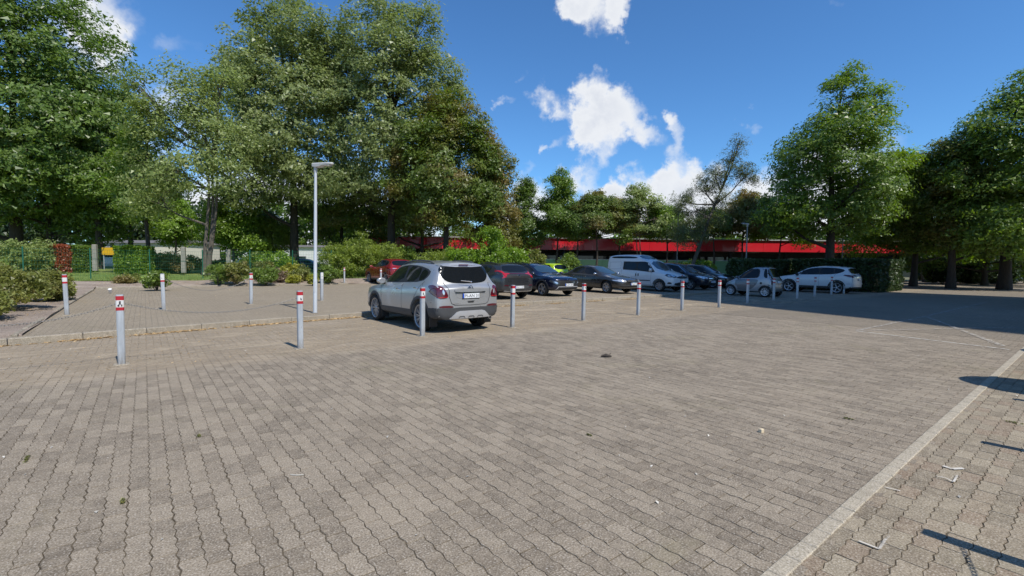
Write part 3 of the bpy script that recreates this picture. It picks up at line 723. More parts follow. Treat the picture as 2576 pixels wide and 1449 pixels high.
tree('maple_tree', 'dark maple with browning leaves in front of the right poplar', b,
     [(0, 0, 8.0, 3.3, 3.3, 4.2), (1.4, -.6, 10.2, 1.9, 1.9, 1.8), (-1.6, -1, 9.6, 2.0, 2, 2.0), (2.9, -.4, 8.2, 1.5, 1.5, 1.6), (2.6, -.6, 5.6, 1.7, 1.7, 1.4), (-2.2, -1.6, 6.8, 1.9, 1.7, 1.6), (.3, -2.4, 7.2, 2.0, 1.6, 1.7), (.2, -.4, 12.0, 1.4, 1.4, 1.1), (-.4, -2, 4.6, 2.0, 1.6, .9)],
     'maple', 'dark', 31, 560, 62, .20, .70, .26, gap=.16, droop=.4, twigs=70, fork=2.2, k=1.134)
b = at(1235, 39.5, .4)
tree('maple_tree', 'reddish-brown tinged maple at the right end of the big tree group', b,
     [(0, 0, 5.6, 2.1, 2.1, 2.6), (.3, -.5, 8.4, 1.5, 1.5, 1.6), (-.8, -.5, 9.6, 1.3, 1.3, 1.3), (.8, -.8, 4.6, 1.3, 1.3, 1.3), (-.8, -1.0, 6.8, 1.4, 1.3, 1.3), (.5, 0, 3.0, 1.6, 1.4, 1.0), (-1.2, 0, 10.8, .9, .9, .9)],
     'brown', 'dark', 37, 330, 62, .19, .62, .18, gap=.18, twigs=50, fork=1.6, k=1.129)
b = at(860, 46, .5)
tree('understorey_tree', 'shaded low tree behind the lamp post', b, ball_lobes(1, 11, 2.2, 5.0, 9, 21), 'maple', 'dark', 41, 330, 55, .24, .9, .25, gap=.15, fork=1.6)
b = at(1060, 47, .5)
tree('understorey_tree', 'shaded low tree above the red car', b, ball_lobes(1, 10.5, 2.8, 5.2, 9, 22), 'maple', 'dark', 43, 330, 55, .24, .9, .25, gap=.15, fork=1.6)
b = at(590, 39, .6)
tree('young_tree', 'small bright green tree between the pale tree and the poplars', b, ball_lobes(1, 7.4, 1.4, 2.6, 7, 31), 'bright', 'grey', 47, 240, 52, .20, .7, .14, gap=.15, fork=1.2)
b = at(680, 42, .6)
tree('young_tree', 'small yellowish tree under the left poplar', b, ball_lobes(1, 5.6, 1.0, 2.4, 7, 32), 'bamboo', 'grey', 48, 200, 48, .19, .65, .12, gap=.18, fork=1.0)
b = at(440, 45, .6)
tree('young_tree', 'small green tree behind the second wooden post', b, ball_lobes(1, 7.0, 1.9, 2.6, 7, 33), 'bright', 'grey', 49, 200, 48, .21, .7, .14, gap=.22, fork=1.4)
# row along the red building
def rowtree(px, depth, top_py, lo_py, half_px, leaf, seed, label, bark='dark', name='roadside_tree', clumps=230, per=55, size=.19, gap=.2, lean=(0, 0), tr=.13, stems=1, taper=.35, crad=.62):
    bz = .12; b = at(px, depth, bz); top = zpx(px, top_py, depth) - bz; lo = zpx(px, lo_py, depth) - bz; rx = half_px * depth / 1180
    return tree(name, label, b, ball_lobes(1, top, lo, rx, 8, seed, taper), leaf, bark, seed, clumps, per, size, crad, tr, gap=gap, lean=lean, stems=stems, twigs=70, fork=max(1.2, lo * .8), group='trees in front of the red building')
rowtree(1318, 46, 450, 640, 48, 'chestnut', 61, 'dark narrow tree beside the browning maple')
rowtree(1400, 45.3, 428, 616, 62, 'linden', 62, 'bright green pointed tree right of the browning maple', taper=.75, clumps=330)
rowtree(1500, 43.8, 482, 604, 84, 'maple', 63, 'dark round-crowned tree above the grey saloon', clumps=300)
rowtree(1612, 43.8, 465, 602, 78, 'willow', 64, 'light airy tree above the white van', gap=.34, clumps=230, bark='tan', stems=2)
rowtree(1560, 46.2, 500, 592, 60, 'brown', 65, 'brownish tree behind the airy one')
rowtree(1868, 45.3, 478, 606, 74, 'brown', 66, 'round brownish tree right of the leaning larch', clumps=290)
rowtree(1960, 43.8, 520, 610, 70, 'bright', 67, 'low bright green tree left of the big linden', gap=.3)
rowtree(1450, 43.8, 505, 604, 50, 'chestnut', 68, 'low dark tree between the pointed tree and the round-crowned one', clumps=200)
rowtree(1676, 43.8, 520, 603, 52, 'bright', 69, 'low green tree right of the light airy one', clumps=200, gap=.25)
rowtree(1795, 43.8, 525, 603, 52, 'maple', 70, 'low dark tree behind the leaning larch', clumps=200)
# leaning larch
b = at(1722, 38, .1)
root = tree('larch_tree', 'dark larch leaning to the right with drooping branch ends', b,
     [(.3, 0, 4.2, 1.5, 1.5, 1.2), (.6, 0, 6.0, 1.6, 1.6, 1.1), (1.4, 0, 7.4, 1.7, 1.5, 1.0), (2.2, 0, 8.6, 1.4, 1.3, .9), (3.3, 0, 9.4, 1.4, 1.2, .8), (3.6, 0, 10.6, .8, .8, .8), (4.2, 0, 11.6, .45, .45, .7), (4.9, 0, 9.0, .9, .8, .9), (-.8, 0, 6.8, 1.0, 1.0, .7), (-.6, 0, 4.6, 1.1, 1, .8), (1.9, 0, 5.6, 1.3, 1.2, .9), (2.6, 0, 6.9, 1.1, 1, .7)],
     'conifer', 'grey', 71, 300, 60, .17, .55, .19, gap=.28, flat=.45, droop=1.0, lean=(3.2, 0), twigs=110, fork=2.6, shape=.22, up=.2)
# the big linden behind the white suv
b = at(2085, 38, .1)
tree('linden_tree', 'tall cone-shaped green tree with dark trunk behind the white SUV', b,
     [(0, 0, 8.0, 4.0, 4.0, 4.6), (-2.9, -.8, 5.9, 2.2, 2.2, 1.6), (2.8, -.6, 6.3, 2.2, 2.2, 1.7), (-2.5, -1, 9.3, 1.9, 1.9, 1.6), (2.3, -.8, 10.2, 1.7, 1.7, 1.4), (-.6, -1.8, 11.0, 2.1, 1.9, 1.9), (.3, -.4, 13.4, 1.5, 1.5, 1.6), (.5, 0, 15.1, .8, .8, 1.0), (0, -3.0, 7.0, 2.4, 1.7, 1.8), (4.4, 0, 8.9, 1.3, 1.3, .8), (5.8, 0, 8.4, 1.0, 1.0, .6), (3.2, 0, 12.6, .9, .9, .9), (3.0, 0, 14.0, .6, .6, .5), (-3.8, 0, 4.9, 1.4, 1.4, 1.0), (1.5, -2, 4.9, 1.9, 1.5, 1.0)],
     'linden', 'dark', 83, 640, 60, .22, .78, .36, gap=.24, droop=.4, twigs=110, fork=2.6, k=1.118)
b = at(2300, 41, .1)
tree('linden_tree', 'yellow-green tree between the cone-shaped tree and the right edge', b, ball_lobes(1, 11.6, 1.6, 4.8, 10, 41), 'bright', 'dark', 89, 430, 58, .24, .9, .28, gap=.14, fork=2.2)
b = at(2395, 37, .1)
tree('shade_tree', 'dark tree in the shadow right of the hedge corner', b, ball_lobes(1, 12.4, 1.5, 4.0, 11, 42), 'maple', 'dark', 91, 430, 58, .23, .85, .30, gap=.14, fork=2.4)
b = at(2530, 36, .1)
tree('chestnut_tree', 'big tree at the right edge lit only at its top', b,
     [(0, 0, 10.0, 4.6, 4.6, 5.4), (-2.4, -2, 11.5, 2.4, 2.4, 2.2), (0, -2, 14.2, 2.6, 2.4, 2.0), (-3.4, -1, 8.0, 2.4, 2.2, 2.0), (-1, -3.6, 8.5, 2.6, 2.0, 2.4), (2, -2, 15.2, 2.4, 2.4, 1.6), (-1.6, -2.6, 4.4, 2.8, 2.2, 2.2), (1.2, -3, 3.8, 2.6, 2.0, 2.0), (-3.2, -2.4, 3.6, 1.6, 1.4, 1.2), (-3.6, -2, 4.8, 2.0, 1.8, 1.6), (3, -3, 8, 3, 2.6, 3)],
     'linden', 'dark', 97, 620, 58, .25, .9, .4, gap=.14, droop=.4, fork=2.6)
b = at(2480, 45, .1)
tree('shade_tree', 'low dark tree behind the sunlit strip at the right', b, ball_lobes(1, 8.0, 1.2, 5.5, 9, 43), 'chestnut', 'dark', 98, 330, 55, .28, 1.0, .25, gap=.1, fork=1.4)

# ---- shrubs and hedges
def shrub(name, label, c, r, h, leaf, seed, n=70, per=50, size=.09, crad=.22, group=None, gap=.08, cat='shrub', shape=.55, up=.5, ry=None):
    """a bush of leaves on several stems; c is its base"""
    rg = np.random.default_rng(seed); q = random.Random(seed)
    root = empty(name, c); tag(root, label, cat, group)
    lob = [(0, 0, h * .52, r * .85, (ry or r) * .85, h * .46)] + [(q.uniform(-.6, .6) * r, q.uniform(-.6, .6) * (ry or r), h * q.uniform(.3, .8), r * .5, (ry or r) * .5, h * .28) for _ in range(6)]
    C = lobe_points(rg, lob, n, .8, gap, 2.5); C = C[C[:, 2] > .02]
    V, F, t = leaf_cloud(rg, C, crad * rg.uniform(.7, 1.3, len(C)), int(per * 1.5), size * .88, .8, up, shape)
    V[:, 2] = np.maximum(V[:, 2], .01)
    link('foliage', np_mesh('foliage', V, F, LEAF[leaf], attr=t), root)
    mb = MB()
    for k in range(9):
        e = C[q.randrange(len(C))]; mb.tube([(e[0] * .12, e[1] * .12, -.08), (e[0] * .5, e[1] * .5, e[2] * .55), tuple(e)], [.016, .012, .005], 5, caps=False)
    mb.build('stems', BARK['grey'], root)
    return root
def hedge(name, label, c, dims, rz, leaf, seed, n=9000, size=.09, group=None, cat='hedge'):
    """clipped block of leaves over a twiggy core"""
    rg = np.random.default_rng(seed); root = empty(name, c, rz); tag(root, label, cat, group)
    d = np.array(dims); A = [d[1] * d[2], d[1] * d[2], d[0] * d[2], d[0] * d[2], d[0] * d[1] * 1.2]; A = np.array(A) / sum(A)
    f = rg.choice(5, n, p=A); P = rg.uniform(-.5, .5, (n, 3)) * d
    ax = np.array([0, 0, 1, 1, 2])[f]; sg = np.array([1, -1, 1, -1, 1])[f]
    P[np.arange(n), ax] = sg * (d[ax] * .5 - np.abs(rg.normal(0, .07, n)))
    P[:, 2] += d[2] / 2
    P += .05 * np.sin(P[:, [1, 2, 0]] * 5.0 + 1.3)
    C = P; V, F, t = leaf_cloud(rg, C, np.full(n, .05), 3, size, 1.0, .2, .55)
    link('foliage', np_mesh('foliage', V, F, LEAF[leaf], attr=t), root)
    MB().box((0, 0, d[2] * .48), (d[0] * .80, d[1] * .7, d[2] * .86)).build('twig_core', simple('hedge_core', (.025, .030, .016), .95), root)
    return root
def B(px, py, z=.15):
    d = pix_dir(px, py); t = (z - CAM_H) / d.z; return Vector((d.x * t, d.y * t, z))
# left foreground mass of shrubs in the bed (spreading over its kerb)
def bedpt(u, v): return uv(u, v, bed_z(u, v) - .02)
k = 0
for (u, v, r, h, lf, lab) in [(-2.95, 18.3, 1.0, 1.22, 'olive', 'large olive-green shrub behind the leftmost kerbside bollard'), (-4.0, 20.2, 1.15, 1.45, 'shrub', 'tall shrub behind the large olive one at the left'),
                              (-3.2, 15.9, .75, .72, 'olive', 'low sprawling shrub left of the leftmost kerbside bollard'), (-4.3, 16.9, .9, .95, 'shrub', 'dense shrub at the left edge of the picture'),
                              (-2.5, 21.6, .75, .95, 'olive', 'shrub with dry tips at the far end of the left bed'), (-3.0, 24.3, .7, .8, 'shrub', 'low shrub by the corner of the bed kerb'), (-3.9, 14.75, .55, .55, 'olive', 'small shrub at the very front of the left bed')]:
    k += 1; shrub('bed_shrub', lab, bedpt(u, v), r, h, lf, 200 + k, 120, 42, .095, .24, 'shrubs in the left bed')
# beyond: pale shrubs, copper and green hedges
def hedge_at(px, py_top, py_bot, w_px, depth, dep_m, leaf, seed, label, name='clipped_hedge', n=5200, size=.10):
    t = zpx(px, py_top, depth); bt = zpx(px, py_bot, depth); p = at(px, depth, bt)
    return hedge(name, label, p, (w_px * depth / 1180, dep_m, t - bt), 0.0, leaf, seed, n, size)
hedge_at(147, 617, 690, 40, 33, 1.2, 'copper', 301, 'copper-red clipped hedge block beyond the fence')
hedge_at(203, 619, 690, 56, 34, 1.2, 'linden', 302, 'dark green clipped hedge block right of the copper one')
hedge_at(340, 620, 686, 70, 31.5, 1.1, 'bright', 303, 'broad clipped hedge block right of the yellow sign', n=9500, size=.10)
for i, (px, pt, pb, rp, dep, lf, lab) in enumerate([(20, 605, 690, 62, 30, 'willow', 'pale leafy bush beyond the fence at the left edge'), (86, 610, 690, 34, 31.5, 'willow', 'pale bush left of the copper hedge'), (455, 640, 690, 50, 34, 'olive', 'flat spreading bush behind the fence'), (405, 645, 690, 50, 36, 'shrub', 'green mound of shrub beside the broad hedge'),
                                              (640, 640, 700, 36, 36, 'shrub', 'leafy bush on the fence behind the third kerbside bollard'), (690, 628, 700, 50, 35, 'bright', 'tall leafy bush on the fence left of the lamp post'), (560, 655, 700, 30, 34, 'hedge', 'dark bush behind the fence right of the pale tree trunk')]):
    bt = zpx(px, pb, dep); shrub('garden_shrub', lab, at(px, dep, bt), rp * dep / 1180, zpx(px, pt, dep) - bt, lf, 320 + i, 140, 38, .145, .34, 'shrubs beyond the fence')
# bed behind the platform: singles
for i, (px, py, rp, top, lf, lab) in enumerate([(548, 716, 38, 663, 'shrub', 'dark rounded shrub in the rear bed, left of a pair'), (592, 716, 36, 655, 'olive', 'shrub with brown tips, right of the pair in the rear bed'), (668, 715, 36, 664, 'shrub', 'round green shrub behind the third kerbside bollard'),
                                           (668, 708, 34, 657, 'olive', 'brown-tipped shrub behind the round green one'), (704, 712, 22, 678, 'dry', 'small dry brown shrub in the rear bed'), (728, 709, 26, 660, 'yellow', 'upright yellow-green shrub left of the lamp post'),
                                           (752, 706, 30, 660, 'olive', 'brownish shrub just left of the lamp post'), (757, 711, 24, 676, 'olive', 'low golden shrub beside the lamp post'), (740, 713, 14, 688, 'yellow', 'small bright yellow shrub at the rear kerb'), (630, 704, 24, 662, 'hedge', 'dark little shrub by the fence'),
                                           (395, 726, 26, 688, 'shrub', 'low green shrub behind the second kerbside bollard'), (318, 716, 36, 694, 'olive', 'straggly low shrub at the bed corner'), (826, 712, 28, 668, 'shrub', 'leafy shrub right of the lamp post'), (786, 715, 10, 693, 'yellow', 'tiny yellow plant by the lamp post')]):
    p = B(px, py, .30); dep = p.y; shrub('flower_bed_shrub', lab, p, rp * dep / 1180, max(.2, zpx(px, top, dep) - .30), lf, 350 + i, 70, 40, .11, .20, 'shrubs in the rear bed')
# bamboo-like thicket behind the red car
for i, (px, top, rp, dep, lf, lab) in enumerate([(850, 608, 52, 33.2, 'bamboo', 'tall bamboo-like bush left of the red car'), (905, 588, 54, 34.2, 'bamboo', 'tallest bamboo-like bush behind the red car'), (965, 606, 56, 34.5, 'bamboo', 'bamboo-like bush above the roof of the red car'), (1020, 618, 44, 36, 'shrub', 'bush behind the silver crossover roof'),
                                            (1095, 630, 50, 35, 'bamboo', 'low bush behind the silver crossover'), (1165, 622, 52, 34, 'bright', 'bright bush behind the silver crossover and grey crossover'), (1225, 568, 46, 35, 'bright', 'tall bright green bush below the browning maple'), (1280, 618, 56, 34, 'bright', 'wide bright bush behind the grey crossover'), (1335, 632, 40, 36, 'olive', 'yellowish bush left of the lime hatchback'),
                                            (1430, 640, 34, 40, 'shrub', 'bush above the lime hatchback'), (1765, 650, 40, 40, 'bright', 'leafy bush right of the dark people carrier'), (1700, 664, 30, 42, 'shrub', 'bush behind the people carrier')]):
    shrub('thicket_bush', lab, at(px, dep, .2), rp * dep / 1180, zpx(px, top, dep) - .2, lf, 380 + i, 160, 38, .15, .33, 'bushes behind the parked cars', shape=.36 if lf == 'bamboo' else .55)
p = B(888, 702, .26); shrub('fern_bush', 'bright feathery fern-like plant beside the red car', p, .85, .95, 'bright', 399, 90, 60, .13, .22, shape=.3)
# dark hedges on the right
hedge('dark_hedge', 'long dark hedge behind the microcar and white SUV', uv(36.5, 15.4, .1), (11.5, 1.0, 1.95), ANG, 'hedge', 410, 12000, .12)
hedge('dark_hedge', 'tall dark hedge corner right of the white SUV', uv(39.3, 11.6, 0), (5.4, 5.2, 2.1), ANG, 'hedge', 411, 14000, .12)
for i, (px, py, rp, top, lf, lab) in enumerate([(2405, 706, 36, 672, 'bright', 'sunlit yellow-green shrub behind the pale strip at the right'), (2500, 708, 34, 676, 'bright', 'second sunlit shrub near the right edge'), (2350, 704, 20, 668, 'shrub', 'small grey-green shrub by the hedge corner'), (2550, 712, 36, 660, 'hedge', 'dark shrub at the right edge'), (2450, 708, 30, 690, 'dry', 'dry low shrub between the two sunlit ones')]):
    dep = 50.0; p = at(px, dep, .12); shrub('verge_shrub', lab, p, rp * dep / 1180, zpx(px, top, dep) - .1, lf, 420 + i, 90, 40, .18, .34, 'shrubs along the right verge')

# far woods that close the view behind the lawn and at the right: one mass
rw = np.random.default_rng(61)
def woods(x0, x1, y0, y1, h0, h1, n, seed):
    rg = np.random.default_rng(seed); x = rg.uniform(x0, x1, n); y = rg.uniform(y0, y1, n)
    top = h0 + (h1 - h0) * (.5 + .25 * np.sin(x * .35 + seed) + .25 * np.sin(x * .83 + 2 * seed)); z = .8 + rg.uniform(0, 1, n) ** .8 * top
    return np.stack([x, y, z], 1)
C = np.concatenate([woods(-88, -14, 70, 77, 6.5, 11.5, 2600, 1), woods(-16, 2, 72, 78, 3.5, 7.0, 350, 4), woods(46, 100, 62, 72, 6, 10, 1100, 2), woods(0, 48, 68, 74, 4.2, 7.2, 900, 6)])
for nm, sel, lf, lab in (('far_woods', C[:, 0] > -46, 'chestnut', 'far belt of lit trees closing the view behind the lawn'), ('shade_tinted_woods', C[:, 0] <= -46, 'hedge', 'belt of trees with shade put into its leaf colour, behind the huge tree at the left')):  # left belt takes a darker leaf colour that stands in for shade
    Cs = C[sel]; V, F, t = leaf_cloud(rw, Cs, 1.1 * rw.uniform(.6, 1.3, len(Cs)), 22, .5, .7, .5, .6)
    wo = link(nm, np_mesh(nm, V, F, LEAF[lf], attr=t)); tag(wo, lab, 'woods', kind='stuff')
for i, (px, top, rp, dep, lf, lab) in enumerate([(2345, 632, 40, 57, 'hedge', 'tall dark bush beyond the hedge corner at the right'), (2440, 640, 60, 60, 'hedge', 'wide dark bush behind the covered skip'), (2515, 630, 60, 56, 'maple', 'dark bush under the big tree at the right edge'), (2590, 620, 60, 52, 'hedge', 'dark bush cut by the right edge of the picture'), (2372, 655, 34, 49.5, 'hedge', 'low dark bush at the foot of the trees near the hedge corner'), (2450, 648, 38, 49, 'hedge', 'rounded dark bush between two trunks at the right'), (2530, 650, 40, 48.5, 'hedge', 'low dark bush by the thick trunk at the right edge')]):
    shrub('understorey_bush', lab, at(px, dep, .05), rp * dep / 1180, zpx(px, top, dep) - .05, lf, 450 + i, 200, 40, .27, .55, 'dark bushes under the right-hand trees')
# ------------------------------------------------------------------ cars
def paint(name, col, metal=.35, rough=.32):
    if name in MATS: return MATS[name]
    t = NT(name); co = t.objco()
    fl = t.noise(co, 900, 1)
    c = t.mix(t.ramp(fl, .4, .65), tuple(x * .93 for x in col), tuple(min(1, x * 1.05) for x in col))
    lum = max(col); dust = t.ramp(t.noise(co, 2.2, 6, .65), .45, .8, 0, .14 if lum > .2 else .03)
    sep = t.n('ShaderNodeSeparateXYZ'); t.L.new(co, sep.inputs[0])
    low = t.ramp(sep.outputs['Z'], .75, .25, 0, .22 if lum > .2 else .07)
    c = t.mix(t.math('MAXIMUM', dust, low), c, (.30, .27, .23))
    r = t.ramp(t.noise(co, 3.1, 5), .3, .7, rough - .04, rough + .08)
    MATS[name] = t.fin(c, r, metal, **{'Coat Weight': .8, 'Coat Roughness': .06}); return MATS[name]
def car_mats():
    return dict(
        dark=simple('black_trim', (.018, .018, .019), .55, 0, .25, 9),
        clad=simple('grey_plastic_cladding', (.055, .057, .06), .6, 0, .2, 7),
        seam=simple('shut_line', (.02, .02, .022), .8),
        glass=simple('tinted_car_glass', (.008, .010, .012), .03, 0, .2, 2, **{'Specular IOR Level': .45}),
        screen=simple('windscreen_glass', (.025, .05, .075), .03, 0, .3, 2, **{'Specular IOR Level': 1.0}),  # blue of the reflected sky is put into the base colour
        tyre=simple('tyre_rubber', (.018, .018, .018), .85, 0, .25, 20),
        rim=simple('alloy_rim', (.38, .39, .41), .35, .7, .1, 8),
        chrome=simple('chrome_trim', (.72, .73, .75), .12, 1.0, .06, 5),
        red=simple('tail_lamp_red', (.085, .003, .010), .15, 0, .25, 30, **{'Coat Weight': 1.0}),
        brightred=simple('tail_lamp_bright_red', (.38, .010, .014), .12, 0, .2, 30, **{'Coat Weight': 1.0}),
        lamp=simple('headlamp_lens', (.62, .66, .7), .1, .55, .2, 40, **{'Coat Weight': 1.0}),
        lampdark=simple('headlamp_bezel', (.06, .07, .08), .15, .2, .3, 30, **{'Coat Weight': 1.0}),
        silver=simple('silver_skid_plate', (.55, .56, .58), .4, .5, .08, 8),
        plate=simple('number_plate_white', (.74, .76, .78), .4, 0, .05, 20),
        blue=simple('number_plate_blue', (.01, .07, .42), .4),
        ink=simple('plate_ink', (.012, .012, .014), .5),
    )

def chaikin(p, n=1):
    for _ in range(n):
        q = []
        for i in range(len(p)):
            a, b = Vector(p[i]), Vector(p[(i + 1) % len(p)])
            q += [a * .75 + b * .25, a * .25 + b * .75]
        p = q
    return [tuple(x) for x in p]

class Car:
    def __init__(s, name, rows, W, zm, paintmat, axles, tyre_r, track_in=.02, sub=2, arch=.06, bulge=(.05, .09), crease=True, cr={}):
        s.M = car_mats(); s.W = W; s.root = empty(name); s.paint = paintmat
        s.axles = axles; s.tr = tyre_r
        V = []; F = []; idx = []
        def ring(xl, xu, zs, zb, zt, wf, wt):
            w = W * wf; xm = xl * .55 + xu * .45
            return [(xl, 0, zs), (xl, w * .45, zs), (xl, w * .86, zs), (xl, w * .975, zs + .10), (xl, w, zm), (xl * .8 + xu * .2, w * .985, zb - .11),
                    (xm, w * .945, zb), (xu, wt, zt - .055), (xu, wt * .55, zt - .012), (xu, 0, zt)]
        rings = [ring(*r) for r in rows]
        # plan bow of the noses
        def bow(rg, sgn, k):
            out = []
            for (x, y, z) in rg: out.append((x + sgn * k * (1 - (y / W) ** 2), y, z))
            return out
        rings[0] = bow(rings[0], 1, bulge[0]); rings[1] = bow(rings[1], 1, bulge[0] * .6)
        rings[-1] = bow(rings[-1], -1, bulge[1]); rings[-2] = bow(rings[-2], -1, bulge[1] * .55)
        def vid(p):
            V.append(p); return len(V) - 1
        for rg in rings:
            left = []; right = []
            for p in rg:
                i = vid(p); left.append(i)
                right.append(i if abs(p[1]) < 1e-6 else vid((p[0], -p[1], p[2])))
            idx.append((left, right))
        for a, b in zip(idx[:-1], idx[1:]):
            for j in range(9):
                F.append((a[0][j], a[0][j + 1], b[0][j + 1], b[0][j]))
                F.append((a[1][j], b[1][j], b[1][j + 1], a[1][j + 1]))
        for e, sgn, bl in ((0, 1, bulge[0]), (-1, -1, bulge[1])):
            rg = rings[e]; l, r = idx[e]
            rows_l = [[l[0], l[1], l[2]]]; rows_r = [[r[0], r[1], r[2]]]
            for j in (3, 4, 5, 6):
                x, y, z = rg[j]; add = bl * .9
                c = vid((x + sgn * add, 0, z)); ml = vid((x + sgn * add * .8, y * .5, z)); mr = vid((x + sgn * add * .8, -y * .5, z))
                rows_l.append([c, ml, l[j]]); rows_r.append([c, mr, r[j]])
            rows_l.append([l[9], l[8], l[7]]); rows_r.append([r[9], r[8], r[7]])
            for q in range(5):
                for k in range(2):
                    fl = (rows_l[q][k], rows_l[q][k + 1], rows_l[q + 1][k + 1], rows_l[q + 1][k])
                    fr = (rows_r[q][k], rows_r[q + 1][k], rows_r[q + 1][k + 1], rows_r[q][k + 1])
                    F.append(fl if sgn > 0 else fl[::-1]); F.append(fr if sgn > 0 else fr[::-1])
        me = bpy.data.meshes.new('body'); me.from_pydata(V, [], F); me.update()
        bm = bmesh.new(); bm.from_mesh(me); bmesh.ops.recalc_face_normals(bm, faces=bm.faces)
        if crease:
            cl = bm.edges.layers.float.new('crease_edge'); bm.verts.ensure_lookup_table()
            want = {}
            for a, b in zip(idx[:-1], idx[1:]):
                for side in (0, 1):
                    want[frozenset((a[side][6], b[side][6]))] = .45
                    want[frozenset((a[side][7], b[side][7]))] = .35
                    want[frozenset((a[side][3], b[side][3]))] = .35
            for ri, val in cr.items():
                for side in (0, 1):
                    q = idx[ri][side]
                    for j in (6, 7, 8): want[frozenset((q[j], q[j + 1]))] = val
            for ed in bm.edges:
                k = frozenset((ed.verts[0].index, ed.verts[1].index))
                if k in want: ed[cl] = want[k]
        bm.to_mesh(me); bm.free()
        tmp = bpy.data.objects.new('tmp', me); COL.objects.link(tmp)
        md = tmp.modifiers.new('s', 'SUBSURF'); md.levels = sub; md.render_levels = sub
        dg = bpy.context.evaluated_depsgraph_get()
        full = bpy.data.meshes.new_from_object(tmp.evaluated_get(dg), depsgraph=dg)
        s.bvh = BVHTree.FromPolygons([v.co.copy() for v in full.vertices], [tuple(p.vertices) for p in full.polygons])
        # wheel housings
        mb = MB()
        for ax in axles:
            for sy in (1, -1):
                r = tyre_r + arch; n = 28; y0, y1 = sy * (W - .30), sy * (W + .3)
                vs = []
                for yy in (y0, y1):
                    for k in range(n):
                        q = 2 * math.pi * k / n; vs.append((ax + r * math.cos(q), yy, tyre_r + .01 + r * math.sin(q)))
                fs = [(k, (k + 1) % n, n + (k + 1) % n, n + k) for k in range(n)] + [tuple(range(n))[::-1], tuple(range(n, 2 * n))]
                mb.add(vs, fs, 1)
        cut = mb.build('cut', paintmat, mats=[paintmat, s.M['dark']])
        bmc = bmesh.new(); bmc.from_mesh(cut.data); bmesh.ops.recalc_face_normals(bmc, faces=bmc.faces); bmc.to_mesh(cut.data); bmc.free()
        me.materials.append(paintmat); me.materials.append(s.M['dark'])
        bo = tmp.modifiers.new('b', 'BOOLEAN'); bo.operation = 'DIFFERENCE'; bo.object = cut; bo.solver = 'EXACT'
        dg = bpy.context.evaluated_depsgraph_get(); dg.update()
        body = bpy.data.meshes.new_from_object(tmp.evaluated_get(dg), depsgraph=dg)
        body.materials.clear(); body.materials.append(paintmat); body.materials.append(s.M['dark'])
        body.polygons.foreach_set('use_smooth', [True] * len(body.polygons)); body.set_sharp_from_angle(angle=R(42))
        # underside is dark
        for p in body.polygons:
            if p.normal.z < -.8 and p.center.z < .5: p.material_index = 1
        bpy.data.objects.remove(tmp); bpy.data.objects.remove(cut)
        s.body = link('body', body, s.root)
        s.W = W
    def cast(s, a, b, view):
        if view == 'L': o, d = Vector((a, 3, b)), Vector((0, -1, 0))
        elif view == 'R': o, d = Vector((a, -3, b)), Vector((0, 1, 0))
        elif view == 'F': o, d = Vector((6, a, b)), Vector((-1, 0, 0))
        elif view == 'B': o, d = Vector((-6, a, b)), Vector((1, 0, 0))
        else: o, d = Vector((a, b, 4)), Vector((0, 0, -1))
        h = s.bvh.ray_cast(o, d)
        if h[0] is None:
            guess = {'L': Vector((a, s.W, b)), 'R': Vector((a, -s.W, b)), 'F': Vector((2.2, a, b)), 'B': Vector((-2.2, a, b)), 'T': Vector((a, b, 1.5))}[view]
            h = s.bvh.find_nearest(guess)
        n = h[1]
        if n.dot(d) > 0: n = -n
        return h[0], n
    def panel(s, name, poly, view, mat, off=.004, rnd=1, grid=.07, parent=None, depth=.012, mirror=False, inset=None):
        """a piece of bodywork, glass or lamp lying on the shell: outline in a side, front, rear or top view"""
        views = [view]
        if mirror and view in 'LR': views = ['L', 'R']
        objs = []
        polys = [poly]
        if mirror and view in 'FB': polys = [poly, [(-a, b) for a, b in poly]]
        for pl in polys:
            pl = chaikin(pl, rnd) if rnd else pl
            for vw in views:
                bm = bmesh.new()
                vs = [bm.verts.new((a, b, 0)) for a, b in pl]
                bm.faces.new(vs)
                xs = [p[0] for p in pl]; ys = [p[1] for p in pl]
                for ax, lo, hi in ((0, min(xs), max(xs)), (1, min(ys), max(ys))):
                    nn = int((hi - lo) / grid)
                    for k in range(1, nn + 1):
                        c = lo + (hi - lo) * k / (nn + 1); co = [0, 0, 0]; no = [0, 0, 0]; co[ax] = c; no[ax] = 1
                        bmesh.ops.bisect_plane(bm, geom=bm.verts[:] + bm.edges[:] + bm.faces[:], plane_co=co, plane_no=no, dist=1e-5)
                bound = [e for e in bm.edges if len(e.link_faces) == 1]
                bpairs = [(e.verts[0], e.verts[1]) for e in bound]
                info = {}
                for v in bm.verts: info[v] = s.cast(v.co.x, v.co.y, vw)
                for v, (h, n) in info.items(): v.co = h + n * off
                skirt = {}
                for a, b in bpairs:
                    for v in (a, b):
                        if v not in skirt: skirt[v] = bm.verts.new(info[v][0] + info[v][1] * (off - depth))
                for a, b in bpairs: bm.faces.new((a, b, skirt[b], skirt[a]))
                bmesh.ops.recalc_face_normals(bm, faces=bm.faces)
                # keep normals outwards
                ref = {'L': Vector((0, 1, 0)), 'R': Vector((0, -1, 0)), 'F': Vector((1, 0, 0)), 'B': Vector((-1, 0, 0)), 'T': Vector((0, 0, 1))}[vw]
                tot = sum((f.normal * f.calc_area() for f in bm.faces), Vector())
                if tot.dot(ref) < 0: bmesh.ops.reverse_faces(bm, faces=bm.faces)
                me = bpy.data.meshes.new(name); bm.to_mesh(me); bm.free()
                me.materials.append(mat); me.polygons.foreach_set('use_smooth', [True] * len(me.polygons)); me.set_sharp_from_angle(angle=R(35))
                objs.append(link(name, me, parent or s.root))
        return objs
